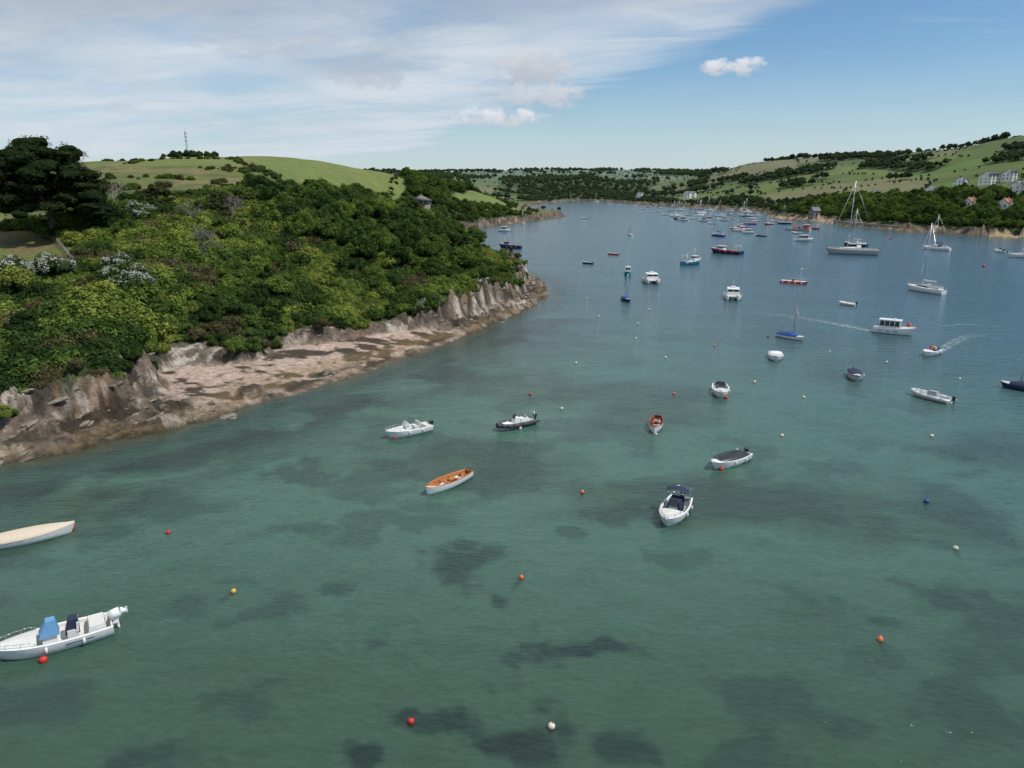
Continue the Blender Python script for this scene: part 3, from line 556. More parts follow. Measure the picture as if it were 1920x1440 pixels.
def motorboat(L,side=WHITE,seat=NAVY,console=True,cover=None,bimini=None,screen=None,motor=BLACK,top=None,Bk=.37,td=.62,rail=True,cov=(0.05,.75),bot=GREY):
    mb=MB(); h=Hull(mb,L,L*Bk,.62 if L>4.5 else .5,top=top or WHITE,side=side,td=td,floor=.22,bot=bot,rake=.14)
    B=L*Bk; z=h.z(.4)
    if console and not cover:
        mb.box((.02*L,0,.22+.42),(.75,.75,.84),WHITE,.85,.8,-.06)
        sm=screen or GLASS
        mb.grid([[(.02*L+.42,-.36,1.0),(.02*L+.46,0,1.0),(.02*L+.42,.36,1.0)],[(.02*L+.1,-.32,1.5),(.02*L+.14,0,1.52),(.02*L+.1,.32,1.5)]],sm)
        mb.grid([[(.02*L+.42,-.36,1.0),(.02*L+.1,-.32,1.5)],[(.02*L-.1,-.4,1.0),(.02*L-.06,-.34,1.3)]],sm); mb.grid([[(.02*L+.42,.36,1.0),(.02*L+.1,.32,1.5)],[(.02*L-.1,.4,1.0),(.02*L-.06,.34,1.3)]],sm)
        mb.cyl((.02*L-.3,0,.95),(.02*L-.36,0,1.0),.17,.17,BLACK,10)
        mb.box((-.17*L,0,.55),(.55,B*.5,.6),seat,.92,.92); mb.box((-.17*L-.25,0,.98),(.14,B*.5,.5),seat,.9,.8,-.05)
        mb.box((-.40*L,0,.42),(.5,B*.72,.4),DECK,.97); mb.box((-.40*L,0,.66),(.46,B*.68,.09),seat)
        for sg in(1,-1): mb.box((.20*L,sg*B*.22,.4),(.9,.3,.36),DECK,.95)
    if cover:
        h.cover(mb,cov[0],cov[1],.30,cover)
        mb.tube([(h.x(t),0,h.z(t)+.36) for t in(.2,.35,.5)],.03,cover)
    if bimini:
        for xx in(-.30*L,-.02*L):
            mb.tube([(xx*.6-.1*L,B*.42,z),(xx,B*.40,z+1.15),(xx,0,z+1.32),(xx,-B*.40,z+1.15),(xx*.6-.1*L,-B*.42,z)],.02,STEEL)
        mb.grid([[(xx,yy*B*.41,z+1.17+.17*(1-yy*yy)+dz) for yy in(-1,-.5,0,.5,1)] for xx,dz in((-.31*L,-.06),(-.28*L,0),(-.2*L,.03),(-.15*L,0),(-.13*L,-.06))],bimini)
        mb.box((-.02*L,0,.9),(1.0,B*.5,.75),NAVY,.8,.8,-.05)
    outboard(mb,-L/2-.05,.42,motor,1.05 if L>5 else .85)
    if rail: h.rail(mb,.62,.97,.28)
    for t in(.25,.55): mb.ell((h.x(t),h.b(t)+.06,h.z(t)-.25),(.09,.09,.2),WHITE,5,8)
    return mb
def whitespeed(L):
    mb=motorboat(L,screen=SKYB,seat=DECK,motor=WHITE)
    mb.box((.10,0,1.22),(1.0,.92,.85),SKYB,.55,.45,-.14); mb.box((-.17*L,0,1.0),(.72,.85,.8),NAVY,.75,.62,-.12)
    mb.box((-L*.37,0,.72),(.9,1.5,.3),DECK,.9,.85); mb.cyl((-L/2+.1,0,.85),(-L/2-.45,0,1.02),.32,.27,WHITE,10); mb.cyl((-L/2-.45,0,1.02),(-L/2-.8,0,.95),.24,.10,WHITE,8); mb.box((-L/2-.8,0,1.0),(.12,.08,.36),DECK)
    for sg in(1,-1): mb.box((-.22*L,sg*(L*.185+.002),.44),(1.4,.02,.05),NAVY)
    return mb
def rowboat(L,inn=WOOD,side=WHITE,gun=WOOD,cover=None,thw=4,bot=MAROON,engine=False):
    mb=MB(); B=L*.31; h=Hull(mb,L,B,.52,tr=.55,tm=.48,pw=2.1,br=.45,rake=.07,top=side,side=side,bot=bot,inn=inn,deck=inn if not cover else cover,floor=.1,td=.86,gun=gun if not cover else cover)
    if cover: h.cover(mb,.0,.995,.22,cover,1.02,.03); return mb
    for i in range(thw):
        t=.14+.62*i/(thw-1); mb.box((h.x(t),0,h.z(t)-.16),(.26,2*h.b(t)-.2,.04),inn)
    for i in range(9):
        t=.08+.75*i/8
        for sg in(1,-1): mb.box((h.x(t),sg*(h.b(t)-.14),h.z(t)*.62),(.04,.03,h.z(t)*.55),inn)
    mb.box((h.x(.32),0,.12),(L*.42,B*.45,.03),DECK); mb.box((h.x(.02),0,h.z(0)+.02),(.07,2*h.b(0),.1),inn)
    if engine: mb.box((h.x(.42),0,.32),(.7,.45,.42),inn,.92); mb.box((h.x(.62),.1,.28),(.6,.7,.2),DECK,.9); mb.box((h.x(.3),0,.3),(.6,.8,.2),DECK,.9)
    for sg in(1,-1): mb.cyl((h.x(.12),sg*.25,h.z(.3)-.08),(h.x(.75),sg*.3,h.z(.5)-.08),.03,.03,WOOD)
    mb.tube([(h.x(0)-.02,0,h.z(0)+.05),(h.x(0)-.06,0,h.z(0)+.45)],.03,inn); mb.box((h.x(0)-.06,0,.25),(.06,.03,.7),inn)
    return mb
def rib(L,tube=DGREY,inn=WHITE,seat=GREY,motor=BLACK,con=True,cover=None):
    mb=MB(); B=L*.40; r=L*.045
    Hull(mb,L*.93,B*.8,.34,tr=.95,side=WHITE,bot=WHITE,inn=inn,td=.68,floor=.2)
    for sg in(1,-1):
        pts=[(-L*.52,sg*B*.41,.34),(-L*.3,sg*B*.42,.36),(0,sg*B*.42,.40),(L*.2,sg*B*.39,.44),(L*.34,sg*B*.28,.50),(L*.43,sg*B*.14,.55),(L*.47,0,.57)]
        for i,(a,b) in enumerate(zip(pts[:-1],pts[1:])): mb.cyl(a,b,r if i else r*.5,r,tube,12); mb.ell(b,(r,r,r),tube,6,12)
    if con:
        mb.box((0,0,.6),(.8,.7,.8),inn,.85,.8,-.05); mb.grid([[(.32,-.27,.95),(.34,0,.97),(.32,.27,.95)],[(.1,-.24,1.35),(.12,0,1.37),(.1,.24,1.35)]],GLASS)
        mb.box((-.2*L,0,.55),(1.0,.8,.55),inn,.85,.95); mb.ell((-.18*L-.3,0,.95),(.12,.32,.22),seat)
        mb.tube([(-.4*L,B*.3,.4),(-.42*L,B*.28,1.35),(-.42*L,-B*.28,1.35),(-.4*L,-B*.3,.4)],.03,STEEL)
        mb.box((.22*L,0,.45),(1.1,1.0,.3),inn,.85,.8)
    if cover: mb.box((-.05*L,0,.62),(L*.30,B*.5,.8),cover,.5,.6); mb.box((.2*L,0,.5),(L*.2,B*.5,.2),cover,.7)
    outboard(mb,-L*.5,.42,motor,.95); return mb
def cabinboat(L,side=WHITE,cab=WHITE,wheel=0,roof=WHITE,Bk=.36,hh=1.9,stripe=None,tlong=.42,cx=-.02,mast=True,Hh=.9):
    mb=MB(); B=L*Bk; h=Hull(mb,L,B,Hh,tr=.9,br=.45,side=side,top=side,td=.66,floor=.3,bot=DBLUE)
    l=L*tlong; w=B*.68; z0=.3; zt=Hh+hh-.55
    x0=cx*L
    mb.box((x0,0,(z0+Hh+.45)/2),(l,w,Hh+.45-z0),cab,.97,.98)
    mb.box((x0,0,(Hh+.45+zt-.12)/2),(l*.955,w*.93,zt-.12-Hh-.45),GLASS,.95,.96)
    mb.box((x0,0,zt-.06),(l*.96,w*.94,.12),cab)
    for ax in(-.5,-.25,0,.25,.5):
        for sg in(1,-1): mb.cyl((x0+ax*l*.955,sg*w*.475,Hh+.43),(x0+ax*l*.93,sg*w*.455,zt),.07,.07,cab,4)
    mb.cyl((x0+l*.485,0,Hh+.43),(x0+l*.47,0,zt),.05,.05,cab,4)
    mb.box((x0,0,zt+.05),(l*1.08,w*1.06,.1),roof,.95,.97)
    mb.box((x0+l*.5+L*.10,0,Hh+.15),(L*.2,w*.85,.45),cab,.7,.6,-.05)
    mb.box((-L*.4,0,.6),(L*.1,B*.7,.5),DECK)
    if mast: mb.cyl((x0,0,zt),(x0-.1,0,zt+1.3),.03,.015,ALU,5); mb.ell((x0+.2*l,0,zt+.25),(.2,.2,.12),WHITE,5,8)
    h.rail(mb,.66,.97,.4)
    if side is WHITE:
        for sg in(1,-1):
            for xx in (-.3,-.12,.06): mb.box((xx*L,sg*(B*.492),Hh*.62),(L*.09,.03,.1),stripe or DBLUE)
    return mb
def cat(L):
    mb=MB(); B=L*.5
    for sg in(1,-1):
        rows=[]
        for t in(0,.1,.3,.5,.7,.85,.95,1):
            b=.26*B*(1-max(0,(t-.5)/.5)**2.2)+.02; x=-L/2+L*t; rows.append([(x,sg*B*.34+b,.95+.2*t),(x,sg*B*.34+b*.9,.3),(x,sg*B*.34,-.3),(x,sg*B*.34-b*.9,.3),(x,sg*B*.34-b,.95+.2*t)])
        mb.grid(rows,WHITE); mb.poly(rows[0],WHITE)
    mb.box((-.02*L,0,.9),(L*.88,B*.94,.25),DECK,.98,.96)
    mb.box((.05*L,0,1.35),(L*.5,B*.8,.8),WHITE,.95,.9); mb.box((.02*L,0,2.0),(L*.40,B*.74,.6),GLASS,.9,.85,-.05)
    for ax in(-.5,-.17,.17,.5):
        for sg in(1,-1): mb.box((.02*L+ax*L*.37,sg*B*.355,2.0),(.12,.06,.64),WHITE)
    mb.box((.02*L+L*.19,0,2.0),(.06,.14,.62),WHITE)
    mb.box((-.02*L,0,2.36),(L*.52,B*.8,.12),WHITE,.94,.94)
    mb.box((-.05*L,0,2.6),(L*.16,B*.35,.36),WHITE,.85); mb.cyl((-.08*L,0,2.7),(-.1*L,0,4.0),.04,.02,ALU); mb.box((-.36*L,0,1.25),(L*.14,B*.8,.5),DECK)
    for sg in(1,-1): outboard(mb,-L/2,.7,BLACK,1.0) if sg==1 else None; mb.tube([(L*.3,sg*B*.42,1.1),(L*.3,sg*B*.42,1.7),(L*.47,sg*B*.36,1.75)],.03,STEEL)
    return mb
def yacht(L,mh,side=WHITE,sailc=WHITE,Bk=.27,mast2=False,cabc=WHITE,dk=DECK,boomk=.36,spr=2):
    mb=MB(); B=L*Bk; Hh=.085*L+.15; h=Hull(mb,L,B,Hh,tr=.6,tm=.42,pw=2.0,br=.18,rake=.1,side=side,top=side,deck=dk,open_=False,draft=.5,bot=DBLUE)
    z=h.z(.4)+.1
    rows=[]
    for t,k in((.36,1),(.45,1),(.55,.9),(.64,.72),(.72,.35)):
        w=h.b(t)*.62; hz=.045*L*k; x=h.x(t); rows.append([(x,w,z-.05),(x,w*.92,z+hz*.8),(x,w*.5,z+hz),(x,-w*.5,z+hz),(x,-w*.92,z+hz*.8),(x,-w,z-.05)])
    mb.grid(rows,[GLASS if L<13 else cabc,cabc,cabc,cabc,GLASS if L<13 else cabc],smooth=False); mb.poly(rows[0],cabc)
    mb.box((h.x(.22),0,z+.02),(L*.24,h.b(.2)*1.1,.06),TEAK)
    for sg in(1,-1): mb.box((h.x(.22),sg*h.b(.2)*.62,z+.16),(L*.26,.12,.3),cabc)
    mb.cyl((h.x(.14),0,z),(h.x(.14),0,z+.8),.04,.04,STEEL); v=[(h.x(.14),.4*math.cos(a),z+.8+.4*math.sin(a)) for a in np.linspace(0,6.28,11)]; mb.tube(v,.02,STEEL,4)
    mx=h.x(.58); mr_=.004*mh+.045
    mb.cyl((mx,0,z),(mx-.01*mh,0,mh),mr_,mr_*.7,ALU,8)
    bx=mx-L*boomk; bz=z+.06*L+.7
    mb.cyl((mx,0,bz),(bx,0,bz+.1),.07,.06,ALU); mb.grid([[(mx-.05,yy,bz+.08+hh_) for yy,hh_ in((-.12,0),(-.09,.22*L/12+.15),(.09,.22*L/12+.15),(.12,0))],[(bx+.2,yy,bz+.14+hh_) for yy,hh_ in((-.08,0),(-.05,.12),(.05,.12),(.08,0))]],sailc); mb.cyl((mx-.1,0,bz+.2),(bx+.3,0,bz+.2),.15+.006*L,.10,sailc)
    wr=.014+.0008*mh; mb.cyl((h.x(.985),0,h.z(1)+.1),(mx-.008*mh,0,mh*.97),.055+.001*mh,wr*1.5,SAIL if L>9 else ALU,6)
    mb.cyl((h.x(.01),0,h.z(0)+.1),(mx-.01*mh,0,mh),wr,wr,STEEL,4)
    for sg in(1,-1):
        last=(mx-.1,sg*h.b(.55)*.95,h.z(.5))
        for k in range(spr):
            f=(k+1)/(spr+1); q=(mx-.01*mh*f,sg*B*.3*(1-.3*f),z+(mh-z)*f); mb.cyl((mx-.01*mh*f,0,q[2]),q,.03,.02,ALU,4); mb.cyl(last,q,wr,wr,STEEL,4); last=q
        mb.cyl(last,(mx-.01*mh,0,mh*.97),wr,wr,STEEL,4)
    for sg in(1,-1):
        pts=[(h.x(t),sg*h.b(t)*.95,h.z(t)+.62) for t in np.linspace(.02,.97,11)]; mb.tube(pts,.012+.0006*L,STEEL,4)
        for q in pts: mb.cyl((q[0],q[1],q[2]-.62),q,.018,.018,STEEL,4)
    rows=[[(h.x(.36)+dx*L,w*h.b(.36)*.62,z+.02*L+hz) for w,hz in((-1,0),(-.9,.05*L),(0,.062*L),(.9,.05*L),(1,0))] for dx in(-.03,.05)]; mb.grid(rows,sailc)
    return mb
def dayboat(L,mh,cov=BLUE,side=WHITE):
    mb=MB(); h=Hull(mb,L,L*.36,.5,tr=.65,side=side,top=side,td=.7); h.cover(mb,.02,.8,.55,cov,1.02)
    mx=h.x(.6); mb.cyl((mx,0,.3),(mx,0,mh),.06,.035,WOOD if side is WHITE else ALU); mb.cyl((mx,0,.95),(h.x(0),0,1.1),.06,.05,WOOD)
    for e in((h.x(.98),0,.7),(mx-.2,L*.16,.55),(mx-.2,-L*.16,.55)): mb.cyl(e,(mx,0,mh*.9),.012,.012,STEEL,4)
    return mb
def fishing(L,side=DBLUE,cab=WHITE,gunc=RED,aft=True,orange=ORANGE):
    mb=MB(); B=L*.33; Hh=1.15 if L>8 else .8; h=Hull(mb,L,B,Hh,tr=.85,br=.6,side=side,top=gunc,td=.72,floor=.5,inn=GREY,deck=GREY)
    cx=L*.14; cl=L*.2; mb.box((cx,0,Hh+.55),(cl,B*.5,1.7),cab,.95); mb.box((cx,0,Hh+1.1),(cl*1.0,B*.505,.42),GLASS,.99); mb.box((cx,0,Hh+1.46),(cl*1.2,B*.6,.1),cab)
    mb.cyl((cx-.2,0,Hh+1.5),(cx-.2,0,Hh+4),.09,.05,gunc); mb.cyl((-L*.3,0,Hh),(-L*.3,0,Hh+2.4),.07,.05,cab)
    mb.tube([(-L*.4,B*.35,Hh),(-L*.4,B*.35,Hh+2),(-L*.4,-B*.35,Hh+2),(-L*.4,-B*.35,Hh)],.06,cab); mb.cyl((-L*.3,0,Hh+2.2),(cx-.2,0,Hh+3.6),.02,.02,STEEL,4); mb.cyl((cx-.2,0,Hh+3.8),(h.x(.98),0,h.z(1)+.1),.02,.02,STEEL,4)
    mb.box((-L*.12,0,Hh-.1),(L*.14,B*.4,.6),gunc,.9); mb.cyl((-L*.24,-.4,Hh),(-L*.24,.4,Hh),.28,.28,GREY,10); mb.box((-L*.35,B*.15,Hh-.15),(.8,.7,.5),orange,.9); mb.box((-L*.33,-B*.2,Hh-.15),(.7,.6,.5),TURQ,.9)
    for t in(.2,.4,.6):
        for sg in(1,-1): mb.ell((h.x(t),sg*(h.b(t)+.12),Hh*.6),(.2,.13,.28),orange if sg>0 else BLACK,5,8)
    h.rail(mb,.75,.97,.5); return mb
def openskiff(L,side=RED,inn=DECK):
    mb=MB(); h=Hull(mb,L,L*.36,.45,tr=.8,side=side,top=side,inn=inn,td=.8)
    for t in(.2,.45,.68): mb.box((h.x(t),0,.36),(.28,2*h.b(t)-.2,.05),WOOD)
    outboard(mb,-L/2,.3,BLACK,.7); return mb
def pontoon():
    mb=MB()
    for i in range(4):
        x=-2.4+i*1.6; mb.box((x,0,.28),(1.5,1.9,.56),RED,.95,.97); mb.box((x,0,.60),(1.3,1.7,.06),DECK)
        for sg in(1,-1): mb.box((x,sg*.97,.3),(.5,.02,.3),WHITE)
    mb.tube([(-3.1,.9,.6),(-3.1,.9,1.2),(3,.9,1.2),(3,.9,.6)],.03,STEEL); mb.box((3.3,0,.35),(.4,1.2,.4),BLACK,.8); mb.box((0,0,.85),(.6,.6,.5),RED,.9); return mb
def barge():
    mb=MB(); mb.box((0,0,.5),(13,5,1.1),GREY,1,.97); mb.box((0,0,1.08),(12.6,4.7,.06),TEAK)
    mb.box((-4,0,2.1),(3,3,2),RED,.95); mb.box((-4,0,3.15),(3.3,3.3,.12),WHITE); mb.box((-4,0,2.4),(3.03,2.4,.6),GLASS); mb.cyl((2,0,1),(2,0,4.5),.25,.18,ORANGE); mb.cyl((2,0,4.3),(6.5,0,6),.16,.1,ORANGE); mb.box((2,0,1.5),(1.6,1.6,1),ORANGE); mb.box((-.5,1,1.5),(1.4,1.2,.8),BLUE); mb.tube([(-6.3,2.3,1),(-6.3,2.3,2),(6.2,2.3,2),(6.2,2.3,1)],.04,STEEL); return mb
def place(name,mb,bow,stern,mesh=None):
    a=Vector(W(*bow)); b=Vector(W(*stern)); c=(a+b)/2; d=a-b; h=math.atan2(d.y,d.x)
    me=mesh or mb.mesh(name); return obj(name,me,(c.x,c.y,0),h)
# near boats
place('speedboat',whitespeed(6.0),(-2,1238),(196,1183))
place('covered_rowing_boat',rowboat(6.6,cover=CREAM,bot=MAROON),(140,997),(-55,1033))
place('rowing_boat',rowboat(5.6,engine=True),(798,930),(880,892))
place('motorboat',motorboat(5.2,seat=DECK,screen=DECK),(733,821),(796,807))
place('rigid_inflatable_boat',rib(5.1,con=True),(945,805),(988,794))
place('rowing_boat',rowboat(5.0,inn=MAHOG,gun=MAHOG,thw=3,engine=True),(1226,814),(1233,788))
place('motorboat',motorboat(5.0,seat=NAVY,Bk=.42),(1352,748),(1349,728))
place('motorboat',motorboat(4.6,cover=NAVY,top=GREY,side=PALEGREY,rail=False,Bk=.44,cov=(.03,.85)),(1607,717),(1599,700))
place('rigid_inflatable_boat',rib(5.0,tube=PALEGREY,con=False,cover=GREY),(1722,742),(1768,753))
place('speedboat',motorboat(5.2,cover=BLACK,Bk=.40,cov=(.08,.86),rail=False),(1341,879),(1388,861))
place('motorboat',motorboat(5.2,seat=NAVY,bimini=NAVY,Bk=.42),(1250,988),(1275,948))
place('motorboat',motorboat(4.6,cover=WHITE,cov=(.1,.6),Bk=.46),(1455,681),(1452,664))
place('sailing_dinghy',dayboat(5.2,6.2),(1505,639),(1460,630))
place('cabin_cruiser',cabinboat(6.6,stripe=DBLUE,hh=2.0,cx=-.1,tlong=.5),(1700,628),(1650,623))
pb=place('open_launch',motorboat(4.6,Bk=.4,console=False,rail=False),(1733,668),(1755,662))
place('inflatable_dinghy',rib(3.6,tube=WHITE,con=False),(1580,571),(1597,573))
place('motor_catamaran',cat(6.8),(1374,564),(1373,556)); place('motor_catamaran',cat(7.4),(1224,532),(1219,527))
place('sailing_dinghy',dayboat(4.8,6.0,side=DBLUE),(1178,566),(1170,562))
place('cabin_cruiser',cabinboat(5.6,side=TURQ,stripe=DBLUE,hh=1.9,tlong=.3),(1178,518),(1176,513))
place('work_pontoon',pontoon(),(1500,532),(1474,530))
place('fishing_boat',fishing(9.0,side=TURQ,gunc=WHITE),(1312,494),(1282,497))
place('workboat',fishing(13,side=DBLUE,gunc=RED),(1333,473),(1389,477))
place('sailing_yacht',yacht(18,26,side=mat('silver_hull',(.42,.43,.44),.3),cabc=WHITE,dk=TEAK,spr=3),(1551,475),(1641,478))
place('sailing_yacht',yacht(11,15,side=DBLUE,sailc=WHITE),(1577,459),(1629,463))
place('sailing_yacht',yacht(10.5,16.0,side=WHITE),(1708,543),(1760,551))
place('sailing_yacht',yacht(10.5,13.5,side=WHITE,sailc=NAVY),(1733,467),(1778,470))
place('sailing_yacht',yacht(10,13,side=WHITE),(1900,482),(1940,483))
place('fishing_boat',fishing(9.5,side=DBLUE,gunc=DBLUE,cab=GREY),(937,465),(976,466)); place('cabin_cruiser',cabinboat(7,hh=2.2),(955,434),(936,434))
place('skiff',openskiff(4.4,RED),(1139,477),(1160,478)); place('skiff',openskiff(4,DBLUE),(1094,494),(1109,495))
place('cabin_cruiser',cabinboat(8.5,hh=2.3),(1520,452),(1494,452)); place('work_barge',barge(),(1470,431),(1525,433))
place('sailing_dinghy',dayboat(5.4,5.6,cov=NAVY,side=DBLUE),(1885,726),(1958,737))
place('motorboat',motorboat(5.5),(1866,472),(1886,474))
place('sailing_yacht',yacht(8.5,9.5,side=BLUE,sailc=BLUE),(1332,442),(1360,444)); place('sailing_yacht',yacht(8,9,side=WHITE,sailc=NAVY),(978,419),(983,421))
place('skiff',openskiff(7,DBLUE,DGREY),(1414,442),(1437,444)); place('cabin_cruiser',cabinboat(6.5,hh=2),(1394,438),(1410,438))
# far moored fleet, shared hull meshes
KY=yacht(9.5,12.5).mesh('far_yacht'); KY2=yacht(9,12,side=DBLUE,sailc=NAVY).mesh('far_yacht_blue'); KM=motorboat(6).mesh('far_motor'); KC=cabinboat(7.5,hh=2.2).mesh('far_cruiser'); KF=fishing(8,side=BLUE).mesh('far_fishing'); KR=fishing(8,side=RED,gunc=WHITE).mesh('far_fishing_red')
for (u,v,k) in [(1265,406,'y'),(1272,411,'f'),(1281,414,'c'),(1315,401,'y'),(1319,415,'c'),(1380,412,'m'),(1409,411,'c'),(1392,427,'f'),(1330,396,'y'),(1306,399,'c'),(1245,404,'m'),(1215,389,'c'),(1240,391,'m'),(1160,385,'m'),(1190,387,'c'),(1350,406,'y'),(1365,403,'c'),(1300,411,'m'),(1336,420,'m'),(1395,406,'b'),(1310,393,'b'),(1145,383,'m'),(1118,380,'y'),(1420,416,'m'),(1378,430,'r'),(1357,414,'c'),(1290,404,'m'),(1256,396,'c'),(1228,398,'m'),(1441,421,'r'),(1452,415,'m'),(1470,420,'b'),(1390,434,'y'),(1406,421,'f'),(1325,408,'r'),(1098,410,'m'),(1340,389,'y'),(1369,396,'c'),(1275,395,'y'),(1205,393,'m'),(1495,438,'m'),(1522,430,'f'),(1386,402,'m'),(1400,399,'y'),(1318,388,'c'),(1285,391,'m'),(1177,380,'m'),(1420,405,'c'),(1313,405,'y')]:
    nm,me={'y':('sailing_yacht',KY),'b':('sailing_yacht',KY2),'m':('motorboat',KM),'c':('cabin_cruiser',KC),'f':('fishing_boat',KF),'r':('fishing_boat',KR)}[k]
    a=W(u,v); obj(nm,me,(a[0],a[1],0),math.radians(190+random.uniform(-35,35)))
def sdinghy():
    mb=MB(); Hull(mb,4.2,1.6,.35,open_=False,bot=WHITE); mb.cyl((.4,0,.3),(.4,0,6),.05,.03,ALU); mb.grid([[(.38,.02,.9),(.3,.2,3),(.38,.02,5.9)],[(-2.1,.5,.9),(-1.3,.6,3),(.3,.05,5.95)]],SAIL); mb.grid([[(.5,0,4.6),(1.2,.1,2.6),(2,0,.5)],[(.45,.0,4.5),(.6,.25,2.5),(.5,.2,.6)]],SAIL); return mb
place('sailing_dinghy',sdinghy(),(1176,440),(1186,441))
# buoys
def buoy(u,v,m,r=.19,rope=True,m2=None):
    mb=MB(); mb.ell((0,0,r*.45),(r,r,r),m,10,14); mb.cyl((0,0,r*1.3),(0,0,r*1.75),r*.22,r*.18,m2 or m)
    v_=[(r*.14*math.cos(a),0,r*1.85+r*.14*math.sin(a)) for a in np.linspace(0,6.28,9)]; mb.tube(v_,r*.05,BLACK,4)
    if m2: mb.ell((0,0,r*.35),(r*1.02,r*1.02,r*.5),m2,8,14,math.pi*.5)
    a=W(u,v); o=obj('mooring_buoy',mb.mesh('mooring_buoy'),(a[0],a[1],0),random.random()*6); o.rotation_euler=(random.uniform(-.3,.3),random.uniform(-.3,.3),random.random()*6)
for q in [(316,1000,RED),(438,1110,YELL,.17,BUOYW),(977,1084,ORANGE,.15,BUOYW),(770,1355,RED,.17),(1033,1364,BUOYW,.18,ORANGE),(1650,1201,ORANGE,.17,BUOYW),(1737,942,BLUE,.22),(1791,1029,BUOYW,.18),(1092,924,ORANGE,.16,BUOYW),(1053,767,BUOYW),(994,740,RED),(1080,681,BUOYW),(1264,739,ORANGE),(1415,717,BUOYW,.2,ORANGE),(1466,818,BUOYW),(1507,746,BUOYW),(1248,671,BUOYW),(1339,649,ORANGE),(1192,635,BUOYW),(1747,819,BUOYW,.2,ORANGE),(1662,680,BUOYW,.2,ORANGE),(1799,711,BUOYW),(1705,612,RED,.42),(1122,594,BUOYW,.2,RED),(1196,607,BUOYW),(1217,581,BUOYW),(1844,500,RED,.45),(1670,449,RED,.5),(1503,506,BUOYW,.3),(81,1240,RED,.22),(1361,747,RED,.24),(1352,881,RED,.2),(136,992,RED,.2),(975,804,BUOYW),(740,823,RED,.16),(1230,815,BUOYW,.14),(1440,632,RED,.2),(1100,560,BUOYW),(1555,660,BUOYW,.15)]:
    buoy(q[0],q[1],q[2],q[3] if len(q)>3 else .18,m2=q[4] if len(q)>4 else None)
# wakes
fm=bpy.data.materials.new('foam'); nn=nt(fm); N=nn.nodes; K=nn.links.new; o=N.new('ShaderNodeOutputMaterial'); d=N.new('ShaderNodeBsdfDiffuse'); d.inputs[0].default_value=(.6,.65,.66,1); t=N.new('ShaderNodeBsdfTransparent'); mx=N.new('ShaderNodeMixShader'); tc=N.new('ShaderNodeTexCoord'); ns=N.new('ShaderNodeTexNoise'); ns.inputs['Scale'].default_value=1.3; ns.inputs['Detail'].default_value=6; ns.inputs['Roughness'].default_value=.75; mr=N.new('ShaderNodeMapRange'); mr.inputs[1].default_value=.46; mr.inputs[2].default_value=.62; mr.inputs[4].default_value=.8
at=N.new('ShaderNodeAttribute'); at.attribute_name='fade'; ml=N.new('ShaderNodeMath'); ml.operation='MULTIPLY'
K(tc.outputs['Object'],ns.inputs[0]); K(ns.outputs[0],mr.inputs[0]); K(mr.outputs[0],ml.inputs[0]); K(at.outputs['Fac'],ml.inputs[1]); K(ml.outputs[0],mx.inputs[0]); K(t.outputs[0],mx.inputs[1]); K(d.outputs[0],mx.inputs[2]); K(mx.outputs[0],o.inputs[0])
def wake(pts,w0,w1):
    P=[Vector(W(*p)) for p in pts]; V=[];FD=[]; n_=len(P)
    for i,p_ in enumerate(P):
        d_=(P[min(i+1,n_-1)]-P[max(i-1,0)]).normalized(); nn_=Vector((-d_.y,d_.x)); w=w0+(w1-w0)*i/(n_-1)
        for k,fd in((-1,0),(-.5,.9),(0,.45),(.5,.9),(1,0)): V.append((p_.x+nn_.x*w*k,p_.y+nn_.y*w*k,.02)); FD.append(fd*(1-(i/(n_-1))**1.5)+.0)
    obj('boat_wake',np_mesh('boat_wake',V,gridfaces(n_,5),[fm],{'fade':('FLOAT',FD)}))
wake([(1650,624),(1600,614),(1560,606),(1520,599),(1470,592),(1400,583)],.9,1.8); wake([(1756,663),(1775,650),(1795,638),(1820,630),(1852,627)],.7,1.4); wake([(1765,612),(1800,608),(1860,610),(1900,618)],.3,.5)
wake([(1886,473),(1905,475),(1925,478)],1,2); wake([(1098,430),(1150,431),(1230,433),(1290,429)],1,2)
